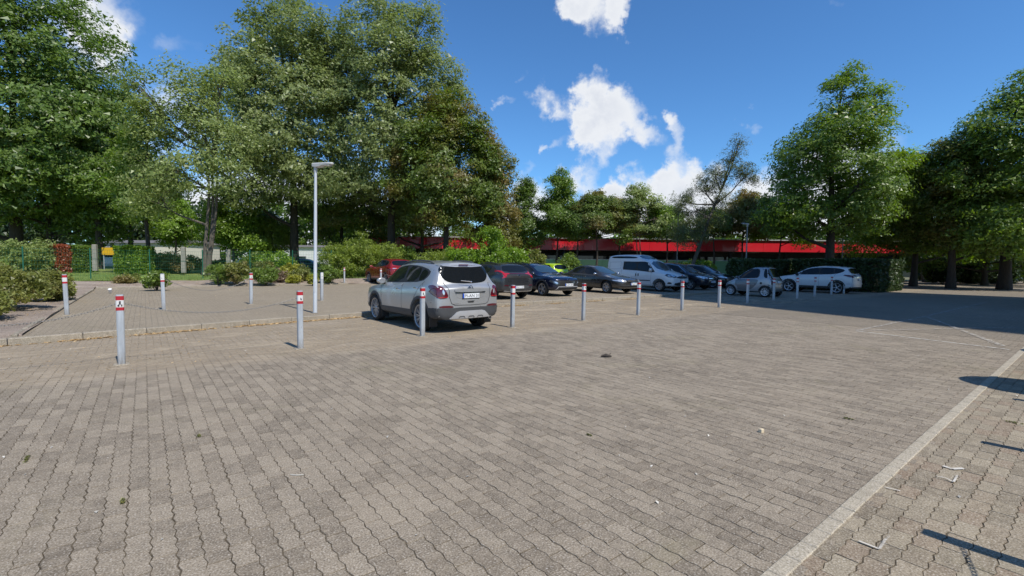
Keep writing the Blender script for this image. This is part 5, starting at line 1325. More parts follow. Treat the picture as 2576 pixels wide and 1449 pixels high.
def white_van():
    W = .916; pm = paint('white_van_paint', (.70, .71, .72), 0, .35)
    rows = [(2.32, 2.26, .32, .86, .92, .82, .62), (2.18, 2.10, .28, .96, 1.03, .95, .68), (1.60, 1.70, .24, 1.06, 1.16, 1.0, .72), (1.15, 1.42, .23, 1.10, 1.24, 1.0, .76),
            (.80, .66, .23, 1.14, 1.80, 1.0, .74), (.56, .46, .23, 1.16, 1.86, 1.0, .74), (.05, -.16, .23, 1.18, 2.17, 1.0, .69), (-.9, -.9, .23, 1.22, 2.20, 1.0, .70), (-1.9, -1.9, .24, 1.24, 2.18, 1.0, .70),
            (-2.22, -2.16, .26, 1.22, 2.12, .985, .69), (-2.30, -2.24, .32, 1.18, 2.04, .96, .66)]
    c = Car('white_high_roof_van', rows, W, .62, pm, (1.53, -1.40), .325, bulge=(.12, .04), cr={3: .6, 4: .5, 5: .5, 6: .5, 9: .5, 10: .6}); M = c.M
    car_common(c, windshield=[(-.70, 1.20), (.70, 1.20), (.62, 1.76), (-.62, 1.76)],
               seams=[[(1.0, 1.12), (.98, .40)], [(-.02, 1.12), (-.02, .36)], [(-1.10, 1.70), (-1.10, .40)], [(-.02, 1.72), (-1.10, 1.76)]],
               mirror=(.98, 1.24, .86, M['silver'], (.12, .22, .26)))
    c.panel('window_surround', [(1.22, 1.12), (.72, 1.68), (.45, 1.74), (-1.02, 1.74), (-1.02, 1.24), (.1, 1.19), (.9, 1.12)], 'L', M['dark'], .003, 0, .08, mirror=True)
    c.panel('side_window', [(1.05, 1.16), (.66, 1.64), (.42, 1.70), (.02, 1.70), (.02, 1.22)], 'L', M['glass'], .007, 1, .08, mirror=True)
    c.panel('side_window', [(-.06, 1.23), (-.06, 1.70), (-.98, 1.70), (-.98, 1.27)], 'L', M['glass'], .007, 1, .08, mirror=True)
    c.panel('roof_side_window', [(.02, 1.93), (-.28, 2.06), (-1.95, 2.08), (-2.0, 1.96), (-1.2, 1.94)], 'L', M['glass'], .006, 1, .08, mirror=True)
    c.panel('roof_front_window', [(-.64, 1.885), (.64, 1.885), (.58, 2.125), (-.58, 2.125)], 'F', M['screen'], .005, 1, .07)
    c.line('panel_edge', [(-1.2, 1.72), (-2.05, 1.70), (-2.05, 1.26), (-1.2, 1.28), (-1.2, 1.72)], 'L', M['seam'], .010, .002, mirror=True)
    c.panel('door_handle_recess', [(-.08, .86), (.0, .86), (.0, 1.03), (-.08, 1.03)], 'L', M['dark'], .006, 1, .1, mirror=True)
    c.panel('door_handle_recess', [(.08, .86), (.16, .86), (.16, 1.03), (.08, 1.03)], 'L', M['dark'], .006, 1, .1, mirror=True)
    c.line('side_moulding', [(.95, .62), (-.9, .62)], 'L', M['clad'], .055, .01, mirror=True)
    c.panel('headlamp', [(.44, .90), (.60, .80), (.86, .86), (.86, 1.0), (.70, 1.03)], 'F', M['lampdark'], .012, 1, .05, mirror=True)
    c.panel('headlamp_lens', [(.56, .88), (.70, .86), (.78, .94), (.66, .97)], 'F', M['lamp'], .017, 1, .05, mirror=True)
    c.panel('headlamp_side', [(1.92, 1.02), (2.02, .84), (2.24, .84), (2.20, .96)], 'L', M['lampdark'], .010, 1, .06, mirror=True)
    c.panel('headlamp_lens', [(2.02, .96), (2.06, .88), (2.18, .88), (2.16, .94)], 'L', M['lamp'], .014, 1, .06, mirror=True)
    c.panel('grille', [(-.46, .76), (.46, .76), (.50, .90), (-.50, .90)], 'F', M['dark'], .010, 1, .06)
    ring_badge(c, 'F', 0, .90, .06, .06, .014, M['brightred'], 'badge')
    c.panel('lower_grille', [(-.72, .36), (.72, .36), (.60, .56), (-.60, .56)], 'F', M['dark'], .008, 1, .07)
    c.panel('fog_lamp_recess', [(2.02, .46), (2.28, .46), (2.24, .56), (2.06, .56)], 'L', M['dark'], .008, 1, .07, mirror=True)
    c.panel('front_bumper_lip', [(-.80, .30), (.80, .30), (.80, .37), (-.80, .37)], 'F', M['clad'], .012, 0, .08)
    c.plate('F', 0, .64, 'PI-R 206', .50, .11)
    c.panel('tail_lamp', [(.70, 1.0), (.84, 1.0), (.80, 1.5), (.72, 1.5)], 'B', M['red'], .012, 1, .07, mirror=True)
    c.panel('rear_window', [(-.60, 1.3), (.60, 1.3), (.56, 1.75), (-.56, 1.75)], 'B', M['glass'], .006, 1, .08)
    arch_ring(c, 1.53, .385, .43, M['clad']); arch_ring(c, -1.40, .385, .42, M['clad'])
    c.wheels(.225, 8, 'fat', .2)
    return c

def navy_people_carrier():
    W = .90; pm = paint('midnight_paint', (.010, .013, .025), .35, .25)
    rows = hatch_rows(2.15, -2.08, W, .84, (1.22, 1.04), (.28, 1.52), (-.5, 1.62), (-1.75, 1.52), (-1.98, 1.08), (.96, 1.06), zs=.23)
    c = Car('midnight_blue_people_carrier', rows, W, .58, pm, (1.35, -1.33), .325, bulge=(.16, .08), cr=CR); M = c.M
    car_common(c, windshield=[(-.66, 1.07), (.66, 1.07), (.54, 1.49), (-.54, 1.49)], rearwin=[(-.58, 1.48), (.58, 1.48), (.64, 1.14), (-.64, 1.14)],
               trim=[(1.0, 1.03), (.34, 1.44), (-.3, 1.54), (-1.4, 1.50), (-1.66, 1.28), (-1.5, 1.14), (-.4, 1.07)],
               side=[[(.84, 1.05), (.30, 1.42), (-.3, 1.51), (-.32, 1.09)], [(-.40, 1.095), (-.38, 1.51), (-1.05, 1.49), (-1.08, 1.13)], [(-1.15, 1.14), (-1.12, 1.48), (-1.4, 1.46), (-1.56, 1.28), (-1.48, 1.17)]],
               seams=[[(.88, 1.0), (.86, .38)], [(-.36, 1.05), (-.36, .38)], [(-1.2, 1.1), (-1.05, .8), (-.9, .4)]], handles=[(-.2, .90), (-1.05, .95)], mirror=(.78, 1.08, .84, pm, (.11, .22, .15)))
    c.line('window_chrome', [(1.0, 1.03), (.34, 1.445), (-.3, 1.545), (-1.4, 1.505)], 'L', M['chrome'], .016, .008, mirror=True)
    c.panel('headlamp', [(.46, .68), (.62, .64), (.84, .74), (.86, .86), (.62, .82), (.50, .78)], 'F', M['lamp'], .012, 1, .05, mirror=True)
    c.panel('grille', [(-.42, .62), (.42, .62), (.46, .74), (-.46, .74)], 'F', M['dark'], .010, 1, .06)
    c.line('grille_bar', [(-.44, .70), (.44, .70)], 'F', M['chrome'], .035, .02)
    ring_badge(c, 'F', 0, .70, .06, .06, .01, M['chrome'], 'badge', [[(-.08, .01), (0, .01), (0, -.01), (.08, -.01)]])
    c.plate('F', 0, .50, 'PI-CR 48', .50, .11)
    c.panel('lower_grille', [(-.66, .32), (.66, .32), (.70, .44), (-.70, .44)], 'F', M['dark'], .008, 1, .07)
    c.panel('tail_lamp', [(.62, .80), (.84, .82), (.82, 1.04), (.70, 1.04)], 'B', M['red'], .012, 1, .06, mirror=True)
    c.wheels(.225, 5, 'fat', .2)
    return c

def dark_hatchback():
    W = .85; pm = paint('black_green_paint', (.010, .013, .014), .3, .28)
    rows = hatch_rows(1.98, -1.95, W, .80, (1.10, 1.00), (.25, 1.46), (-.5, 1.55), (-1.62, 1.46), (-1.84, 1.04), (.93, 1.0))
    c = Car('dark_hatchback_car', rows, W, .56, pm, (1.25, -1.25), .31, bulge=(.12, .08), cr=CR); M = c.M
    car_common(c, windshield=[(-.62, 1.03), (.62, 1.03), (.52, 1.43), (-.52, 1.43)], rearwin=[(-.54, 1.42), (.54, 1.42), (.60, 1.10), (-.60, 1.10)],
               trim=[(.92, 1.0), (.3, 1.38), (-.3, 1.47), (-1.3, 1.43), (-1.52, 1.2), (-1.4, 1.07), (-.4, 1.02)],
               side=[[(.78, 1.02), (.26, 1.36), (-.3, 1.44), (-.32, 1.05)], [(-.40, 1.05), (-.38, 1.44), (-1.2, 1.41), (-1.40, 1.2), (-1.3, 1.08)]],
               seams=[[(.86, .96), (.84, .36)], [(-.36, 1.0), (-.36, .36)], [(-1.2, 1.05), (-.9, .4)]], handles=[(-.2, .86), (-1.0, .9)], mirror=(.7, 1.05, .8, pm, (.11, .22, .14)))
    c.line('roof_moulding', [(.25, 1.44), (-.4, 1.505), (-1.4, 1.46)], 'L', M['silver'], .016, .006, mirror=True)
    c.panel('headlamp', [(.46, .66), (.80, .70), (.80, .82), (.52, .78)], 'F', M['lamp'], .012, 1, .06, mirror=True)
    c.panel('grille', [(-.40, .56), (.40, .56), (.42, .70), (-.42, .70)], 'F', M['dark'], .010, 1, .07)
    c.panel('tail_lamp', [(.60, .80), (.80, .82), (.78, 1.0), (.66, 1.0)], 'B', M['red'], .012, 1, .06, mirror=True)
    c.plate('F', 0, .46, '', .50, .11)
    c.wheels(.205, 7, 'fat', .19)
    return c

def silver_microcar():
    W = .757; pm = paint('micro_silver_paint', (.40, .41, .43), .4, .3); pg = paint('micro_grey_paint', (.16, .165, .175), .4, .32)
    rows = [(1.20, 1.16, .28, .62, .68, .80, .48), (1.10, 1.06, .24, .72, .80, .95, .52), (.86, .90, .22, .80, .90, 1.0, .56), (.58, .70, .22, .86, 1.0, 1.0, .60),
            (.24, .06, .22, .92, 1.46, .99, .52), (-.12, -.20, .22, .94, 1.56, .99, .53), (-.45, -.5, .22, .96, 1.575, .99, .53), (-.72, -.78, .24, .98, 1.555, .985, .53),
            (-.96, -.92, .26, .99, 1.53, .97, .52), (-1.14, -1.10, .28, .94, 1.0, .95, .60), (-1.20, -1.17, .32, .86, .92, .90, .58)]
    c = Car('silver_two_seat_microcar', rows, W, .56, pm, (.905, -.905), .285, bulge=(.14, .07), arch=.05, cr={8: .85, 9: .5, 3: .5, 4: .35}); M = c.M
    c.panel('windscreen', [(-.50, 1.02), (.50, 1.02), (.46, 1.45), (-.46, 1.45)], 'F', M['screen'], .004, 1, .06)
    c.panel('window_surround', [(.66, .93), (.22, 1.38), (-.1, 1.48), (-.52, 1.48), (-.60, 1.30), (-.56, 1.0), (-.3, .97)], 'L', M['dark'], .003, 1, .06, mirror=True)
    c.panel('side_window', [(.56, .965), (.19, 1.355), (-.1, 1.45), (-.48, 1.45), (-.55, 1.30), (-.51, 1.02), (-.3, .995)], 'L', M['glass'], .007, 1, .06, mirror=True)
    c.panel('door', [(.60, .34), (.66, .60), (.64, .90), (-.3, .93), (-.57, .90), (-.50, .70), (-.30, .45), (-.05, .32)], 'L', pg, .005, 1, .06, mirror=True)
    c.line('door_moulding', [(.55, .64), (-.36, .66)], 'L', pm, .022, .010, mirror=True)
    c.panel('rear_quarter_glass', [(-.78, 1.46), (-.80, 1.06), (-.92, .98), (-1.0, 1.0), (-.96, 1.20), (-.90, 1.47)], 'L', M['glass'], .006, 1, .06, mirror=True)
    c.panel('rear_window', [(-.56, 1.48), (.56, 1.48), (.60, 1.28), (.58, 1.03), (-.58, 1.03), (-.60, 1.28)], 'B', M['glass'], .007, 1, .05)
    c.panel('tailgate_panel', [(-.50, .62), (.50, .62), (.54, .96), (-.54, .96)], 'B', pg, .006, 1, .06)
    c.panel('rear_bumper', [(-.70, .30), (.70, .30), (.71, .56), (-.71, .56)], 'B', pg, .012, 1, .06)
    for sy in (1, -1):
        for z in (.90, .80, .70): c.panel('tail_lamp', [(sy * (.63 + .05 * math.cos(q)), z + .042 * math.sin(q)) for q in np.linspace(0, 6.28, 11)[:-1]], 'B', M['red'], .014, 0, .1)
    c.panel('fuel_cap', [(-.70 + .06 * math.cos(q), .72 + .06 * math.sin(q)) for q in np.linspace(0, 6.28, 13)[:-1]], 'R', M['dark'], .006, 0, .2)
    c.panel('air_intake', [(-.70 + .06 * math.cos(q), .72 + .06 * math.sin(q)) for q in np.linspace(0, 6.28, 13)[:-1]], 'L', M['dark'], .006, 0, .2)
    for ax in c.axles: arch_ring(c, ax, .335, .42, pm, -15, 175 if ax > 0 else 195, 'wheel_arch')
    c.plate('B', 0, .79, '', .40, .11)
    c.panel('roof_panel', [(-.16, -.44), (-.16, .44), (-.80, .44), (-.80, -.44)], 'T', M['dark'], .004, 1, .1)
    MB().tube([(-.86, 0, 1.53), (-.90, 0, 1.66)], .006, 5).build('antenna', M['dark'], c.root)
    c.panel('headlamp', [(.40, .66), (.56, .60), (.66, .70), (.58, .80)], 'F', M['lamp'], .012, 1, .06, mirror=True)
    c.mirrors(.52, 1.0, .70, pg, (.10, .2, .13))
    c.wheels(.205, 9, 'split', .17, simple('bright_alloy', (.62, .63, .66), .3, .6))
    return c

def white_suv():
    W = .92; pm = paint('white_suv_paint', (.68, .69, .70), 0, .3)
    rows = hatch_rows(2.28, -2.17, W, .92, (1.20, 1.10), (.36, 1.56), (-.4, 1.655), (-1.82, 1.56), (-2.02, 1.16), (1.04, 1.14), zs=.26)
    c = Car('white_suv_car', rows, W, .64, pm, (1.33, -1.33), .36, bulge=(.14, .08), cr=CR, arch=.07); M = c.M
    car_common(c, windshield=[(-.66, 1.13), (.66, 1.13), (.56, 1.53), (-.56, 1.53)], rearwin=[(-.60, 1.53), (.60, 1.53), (.70, 1.38), (.66, 1.20), (-.66, 1.20), (-.70, 1.38)],
               trim=[(1.02, 1.10), (.40, 1.48), (-.3, 1.58), (-1.2, 1.56), (-1.72, 1.44), (-1.58, 1.28), (-1.2, 1.17), (-.4, 1.13)],
               side=[[(.88, 1.12), (.36, 1.46), (-.3, 1.55), (-.34, 1.155)], [(-.42, 1.16), (-.40, 1.55), (-1.1, 1.53), (-1.12, 1.19)], [(-1.19, 1.195), (-1.17, 1.525), (-1.62, 1.43), (-1.52, 1.29)]],
               seams=[[(.92, 1.05), (.90, .44)], [(-.38, 1.12), (-.38, .44)], [(-1.25, 1.16), (-1.1, .86), (-.92, .46)]], handles=[(-.2, .98), (-1.05, 1.02)], mirror=(.82, 1.13, .86, M['dark'], (.13, .24, .16)),
               sill=[(.90, .28), (.90, .44), (-.90, .44), (-.90, .28)])
    for ax in c.axles: arch_ring(c, ax, .425, .475, M['clad'])
    for sy in (1, -1): c.panel('tail_lamp', [(sy * a, b) for a, b in [(.40, 1.02), (.62, .94), (.84, .98), (.88, 1.10), (.70, 1.10), (.56, 1.12), (.40, 1.10)]], 'B', M['red'], .012, 0, .05)
    c.panel('side_tail_lamp', [(-2.10, .98), (-1.92, 1.02), (-1.66, 1.10), (-1.72, 1.15), (-1.95, 1.14), (-2.08, 1.12)], 'L', M['red'], .012, 0, .05, mirror=True)
    c.panel('bumper_shelf', [(-.86, .56), (.86, .56), (.88, .62), (-.88, .62)], 'B', pm, .02, 0, .06)
    c.panel('rear_bumper', [(-.82, .32), (.82, .32), (.86, .42), (-.86, .42)], 'B', M['clad'], .014, 0, .07)
    c.plate('B', 0, .86, '', .46, .11); c.line('chrome_strip', [(-.40, .98), (.40, .98)], 'B', M['chrome'], .04, .012)
    c.line('bumper_line', [(-1.8, .60), (-2.12, .60)], 'L', M['seam'], .012, .003, mirror=True)
    c.panel('headlamp', [(.50, .80), (.86, .86), (.84, .94), (.56, .88)], 'F', M['lamp'], .012, 1, .06, mirror=True)
    c.panel('grille', [(-.60, .50), (.60, .50), (.5, .76), (-.5, .76)], 'F', M['dark'], .01, 1, .08)
    c.wheels(.275, 5, 'split', .22, simple('bright_alloy', (.62, .63, .66), .3, .6))
    return c

def lime_hatchback():
    W = .82; pm = paint('lime_paint', (.42, .60, .010), 0, .3)
    rows = hatch_rows(1.78, -1.74, W, .82, (1.02, 1.00), (.28, 1.40), (-.4, 1.475), (-1.46, 1.42), (-1.62, .98), (.92, .98))
    c = Car('lime_green_hatchback_car', rows, W, .56, pm, (1.21, -1.20), .295, bulge=(.14, .06), cr=CR); M = c.M
    car_common(c, windshield=[(-.58, 1.03), (.58, 1.03), (.50, 1.36), (-.50, 1.36)], rearwin=[(-.58, 1.39), (.58, 1.39), (.62, 1.06), (-.62, 1.06)],
               side=[[(.80, .985), (.26, 1.31), (-.2, 1.375), (-.34, 1.38), (-.36, 1.0)], [(-.46, 1.005), (-.44, 1.38), (-1.14, 1.355), (-1.22, 1.08), (-1.14, 1.03)]],
               seams=[[(.84, .95), (.82, .36)], [(-.42, 1.0), (-.42, .36)]], handles=[(-.25, .86)], mirror=(.7, 1.02, .78, pm, (.10, .2, .13)))
    c.line('side_moulding', [(.78, .52), (-.8, .52)], 'L', M['dark'], .03, .008, mirror=True)
    c.panel('tail_lamp', [(.64, .72), (.78, .74), (.78, 1.0), (.68, 1.0)], 'B', M['red'], .012, 1, .06, mirror=True)
    c.panel('headlamp', [(.46, .66), (.74, .68), (.74, .80), (.5, .78)], 'F', M['lamp'], .012, 1, .06, mirror=True)
    c.plate('B', 0, .56, '', .46, .11)
    c.wheels(.19, 8, 'fat', .17)
    return c

def red_suv():
    W = .92; pm = paint('crimson_paint', (.30, .006, .014), .35, .24)
    rows = hatch_rows(2.30, -2.20, W, .92, (1.10, 1.09), (.26, 1.55), (-.5, 1.645), (-1.80, 1.55), (-2.02, 1.15), (1.02, 1.14), zs=.25)
    c = Car('red_suv_car', rows, W, .62, pm, (1.35, -1.35), .35, bulge=(.16, .09), cr=CR); M = c.M
    car_common(c, windshield=[(-.66, 1.13), (.66, 1.13), (.56, 1.52), (-.56, 1.52)], rearwin=[(-.58, 1.52), (.58, 1.52), (.68, 1.38), (.64, 1.20), (-.64, 1.20), (-.68, 1.38)],
               trim=[(.94, 1.08), (.32, 1.46), (-.3, 1.57), (-1.2, 1.54), (-1.66, 1.40), (-1.5, 1.22), (-.4, 1.12)],
               side=[[(.80, 1.10), (.28, 1.44), (-.3, 1.54), (-.34, 1.145)], [(-.42, 1.15), (-.40, 1.54), (-1.1, 1.515), (-1.12, 1.18)], [(-1.19, 1.19), (-1.17, 1.51), (-1.54, 1.40), (-1.44, 1.23)]],
               seams=[[(.92, 1.05), (.90, .44)], [(-.38, 1.1), (-.38, .44)], [(-1.25, 1.15), (-.92, .46)]], handles=[(-.2, .97), (-1.05, 1.0)], mirror=(.76, 1.13, .86, pm, (.13, .24, .16)),
               sill=[(.90, .27), (.90, .42), (-.90, .42), (-.90, .27)])
    for ax in c.axles: arch_ring(c, ax, .41, .455, M['clad'])
    for sy in (1, -1):
        l = c.panel('tail_lamp', [(sy * a, b) for a, b in [(.46, 1.02), (.62, .98), (.86, 1.0), (.88, 1.08), (.50, 1.07)]], 'B', M['brightred'], .012, 0, .05)[0]
        c.panel('tail_lamp_lens', [(sy * a, b) for a, b in [(.54, 1.01), (.76, 1.02), (.76, 1.05), (.54, 1.05)]], 'B', M['lamp'], .016, 0, .05, parent=l)
    c.panel('rear_bumper', [(-.84, .30), (.84, .30), (.86, .46), (-.86, .46)], 'B', M['clad'], .014, 0, .07)
    c.plate('B', 0, .80, '', .46, .11)
    c.panel('headlamp', [(.50, .80), (.86, .84), (.84, .92), (.56, .88)], 'F', M['lamp'], .012, 1, .06, mirror=True)
    c.wheels(.265, 10, 'multi', .21)
    return c
# ------------------------------------------------------------------ the parked cars in their places
def park(c, u, v, heading, label, z=None, dz=0.0, cat='car', group='cars parked in the yard'):
    c.place(u, v, heading, plat_z(v) if z is None else z, dz); tag(c.root, label, cat, group)
park(silver_suv(), 5.85, 11.15, 1, 'silver crossover seen from behind, parked nearest in the open bays', 0.0, .02)
park(grey_crossover(), 12.05, 16.95, 1, 'dark grey crossover with red arrow-shaped tail lamps, tail to the kerb')
park(navy_crossover(), 15.1, 17.25, -1, 'shiny navy crossover facing out beside the dark grey one')
park(grey_saloon(), 19.35, 17.15, -1, 'dark grey saloon with a four-ring badge facing out')
van = white_van(); park(van, 23.4, 17.0, -1, 'white high-roof van with a window in its roof front', cat='van'); van.root.scale = (1, 1, .955)
park(navy_people_carrier(), 26.8, 17.0, -1, 'midnight blue people carrier facing out right of the white van')
park(dark_hatchback(), 29.9, 17.2, -1, 'dark hatchback half hidden behind the silver microcar')
park(silver_microcar(), 25.95, 11.9, 1, 'silver two-seat microcar in the shade', 0.0)
park(white_suv(), 33.7, 11.5, 1, 'white SUV in the shade in front of the dark hedge', 0.0)
park(lime_hatchback(), 23.6, 26.0, 1, 'lime green hatchback in the row behind the saloon')
park(red_suv(), 12.6, 29.0, 1, 'red SUV parked at the back beside the bamboo-like bushes')

# ------------------------------------------------------------------ bollards and chains
def m_steel():
    t = NT('galvanised_steel'); co = t.objco(); mp = t.n('ShaderNodeMapping'); mp.inputs['Scale'].default_value = (14, 14, 2.2); t.L.new(co, mp.inputs[0])
    oi = t.n('ShaderNodeObjectInfo'); ad = t.n('ShaderNodeVectorMath'); ad.operation = 'ADD'; t.L.new(mp.outputs[0], ad.inputs[0]); t.L.new(oi.outputs['Location'], ad.inputs[1])
    st = t.noise(ad.outputs[0], 1.0, 7, .72); sp = t.noise(ad.outputs[0], 5, 5, .7)
    c = t.mix(t.ramp(st, .35, .7), (.52, .555, .585), (.36, .385, .41)); c = t.mix(t.ramp(sp, .62, .74, 0, .8), c, (.17, .13, .10))
    sep = t.n('ShaderNodeSeparateXYZ'); t.L.new(co, sep.inputs[0]); c = t.mix(t.math('MULTIPLY', t.ramp(sep.outputs['Z'], .22, 0, 0, .8), t.ramp(sp, .3, .6)), c, (.20, .17, .135))
    t.bump(sp, .15, .004); return t.fin(c, .5, .3)
M_STEEL = m_steel()
def m_band(name, col):
    t = NT(name); co = t.objco(); n = t.noise(co, 60, 5, .7)
    return t.fin(t.mix(t.ramp(n, .60, .70), col, (.10, .09, .09)), .5)
M_BRED = m_band('red_reflective_tape', (.42, .012, .022)); M_BWHITE = m_band('white_reflective_tape', (.68, .68, .66))
M_SMUDGE = simple('sticker_remains', (.03, .03, .035), .7)
BOL = []
def bollard(pos, label, lean=(0, 0), h=1.05, bands='rwr', smudge=0, rz=0.0, worn=False, group='square bollards across the yard', w=.092):
    e = empty('square_bollard', pos, ANG + rz); e.rotation_euler = (lean[0], lean[1], ANG + rz); tag(e, label, 'bollard', group)
    b = .012
    poly = [(-w / 2 + b, -w / 2), (w / 2 - b, -w / 2), (w / 2, -w / 2 + b), (w / 2, w / 2 - b), (w / 2 - b, w / 2), (-w / 2 + b, w / 2), (-w / 2, w / 2 - b), (-w / 2, -w / 2 + b)]
    MB().prism(poly, -.05, h).build('post', M_STEEL, e)
    MB().box((0, 0, h + .004), (w - .012, w - .012, .008)).build('cap', M_STEEL, e)
    grow = lambda k: [(x * (1 + k), y * (1 + k)) for x, y in poly]
    z = h - .012
    for ch, hh in zip(bands, (.062, .105, .048)):
        m = {'r': M_BRED, 'w': M_BWHITE}.get(ch)
        if m: MB().prism(grow(.035), z - hh, z).build('red_band' if ch == 'r' else 'white_band', m, e)
        z -= hh
    for k in range(smudge):
        r = random.Random(k * 7 + int(pos[0] * 100)); zz = h - .10 - r.uniform(0, .07); xx = r.uniform(-.02, .025)
        MB().box((xx, -w * .52 - .004, zz), (r.uniform(.008, .022), .004, r.uniform(.02, .05))).build('sticker_scrap', M_SMUDGE, e)
    MB().box((0, 0, .004), (w + .10, w + .10, .02), bev=.006).build('foot_mortar', M_KERB, e)
    return e
ord_ = ['first', 'second', 'third', 'fourth', 'fifth', 'sixth', 'seventh', 'eighth']
rowlab = ['front-row bollard with a torn black sticker, nearest and leftmost', 'front-row bollard left of the silver crossover, chipped lower red band', 'front-row bollard standing before the left rear wheel of the silver crossover', 'front-row bollard just right of the silver crossover', 'front-row bollard below the grey saloon, slightly battered',
          'front-row bollard below the white van front', 'front-row bollard with peeling paint below the people carrier', 'last sunlit bollard of the front row, left of the microcar', 'shaded bollard in front of the microcar door', 'shaded bollard at the tail of the microcar', 'shaded bollard in front of the white SUV front wheel', 'shaded bollard before the white SUV doors', 'shaded bollard before the white SUV rear wheel', 'shaded bollard behind the white SUV rear wheel, last in the row']
ru = [-.3, 2.2, 4.69, 7.17, 9.71, 12.28, 14.85, 17.3, 20.2, 22.95, 25.6, 28.1, 30.7, 32.9]
rv = [9.15, 9.02, 9.1, 9.12, 9.12, 9.18, 9.25, 9.2, 9.5, 9.6, 9.6, 9.7, 9.75, 9.8]
leans = [(.0, .0), (0, .0), (0, .005), (.0, .012), (0, .015), (0, .016), (0, .01), (0, -.005), (0, .01), (0, .02), (0, 0), (.01, .03), (0, .02), (0, 0)]
for i, (u, v) in enumerate(zip(ru, rv)):
    bollard(uv(u, v), rowlab[i], leans[i], 1.05, 'rwr', [5, 2, 2, 0, 2, 2, 4, 1, 0, 0, 0, 0, 0, 0][i], 0)
bollard(uv(-2.8, 9.15), 'bollard of the front row just outside the left edge')
for i, (u, v, lab) in enumerate([(-1.60, 16.6, 'kerbside bollard against the shrubs at the far left'), (.42, 16.94, 'kerbside bollard with a single red band, second from the left'), (2.79, 17.7, 'kerbside bollard in front of the rear bed shrubs, left of the lamp post'), (5.16, 18.0, 'kerbside bollard partly behind the lamp post')]):
    bollard(uv(u, v, plat_z(v)), lab, (0, [-.02, -.015, .01, .005][i]), 1.05, ['rwr', 'wwr', 'rwr', 'www'][i], [0, 1, 1, 1][i], 0, group='kerbside bollards in the left bays')
for i, (u, v, lab) in enumerate([(9.95, 29.9, 'bollard on the rear kerb near the fern-like plant'), (11.0, 26.6, 'bollard beside the red SUV'), (12.6, 26.3, 'bollard right behind the red SUV')]):
    bollard(uv(u, v, plat_z(v)), lab, (0, 0), 1.05, 'rwr', 0, 0, group='bollards at the back')
for i, (px, py, dep, lab) in enumerate([(1384, 696, 30.5, 'far bollard in front of the lime hatchback, left one'), (1397, 699, 29, 'far bollard in front of the lime hatchback, right one')]):
    p = at(px, dep, plat_z(23)); bollard(p, lab, (0, 0), 1.05, 'rwr', 0, 0, group='bollards at the back')
for i, (x, y) in enumerate([(2.5, 2.7), (4.31, 4.16), (6.12, 5.59)]):
    base = Vector((x + .669 * .82, y - .743 * .82, 0)); bollard(base, ['walkway bollard nearest the camera, outside the right edge', 'second walkway bollard outside the right edge', 'third walkway bollard outside the right edge'][i], group='bollards along the walkway'); BOL.append(base)

M_CHAIN = simple('chain_steel', (.27, .26, .24), .5, .6, .2, 30)
def chain(a, b, sag, label, link_l=.045, r=.0036):
    a, b = Vector(a), Vector(b); N = 60; pts = [a.lerp(b, i / N) - Vector((0, 0, sag * 4 * (i / N) * (1 - i / N))) for i in range(N + 1)]
    L = sum((q - p).length for p, q in zip(pts[:-1], pts[1:])); n = int(L / (link_l * .78)); mb = MB()
    cum = [0]
    for p, q in zip(pts[:-1], pts[1:]): cum.append(cum[-1] + (q - p).length)
    def P(s):
        s = max(0, min(L - 1e-4, s))
        for i in range(N):
            if cum[i + 1] >= s: return pts[i].lerp(pts[i + 1], (s - cum[i]) / (cum[i + 1] - cum[i] + 1e-9))
        return pts[-1]
    for k in range(n):
        s = (k + .5) * L / n; c = P(s); t = (P(s + .01) - P(s - .01)).normalized(); side = t.cross(Vector((0, 0, 1))).normalized()
        if k % 2: side = t.cross(side).normalized()
        ring = []
        for q in range(9):
            a_ = 2 * math.pi * q / 8; ring.append(c + t * math.cos(a_) * link_l * .5 + side * math.sin(a_) * link_l * .26)
        mb.tube(ring, r, 4, caps=False)
    o = mb.build('chain', M_CHAIN); tag(o, label, 'chain', 'chains hung between bollards'); return o
H0 = .94
chain(uv(-2.8, 9.15, H0), uv(-.3, 9.15, H0), .26, 'steel chain running left from the nearest bollard')
chain(uv(-.3, 9.15, H0), uv(2.2, 9.02, H0), .21, 'steel chain between the two bollards left of the silver crossover')
chain(uv(.42, 16.94, 1.08), uv(2.79, 17.7, 1.05), .40, 'thin chain between two kerbside bollards before the rear bed')
chain(uv(11.0, 26.6, 1.0), uv(12.6, 26.3, 1.1), .22, 'chain between the two bollards beside the red SUV')
chain(BOL[0] + Vector((0, 0, .9)), BOL[0] + Vector((-1.97, -1.54, .9)), .3, 'chain hung from the nearest walkway bollard')

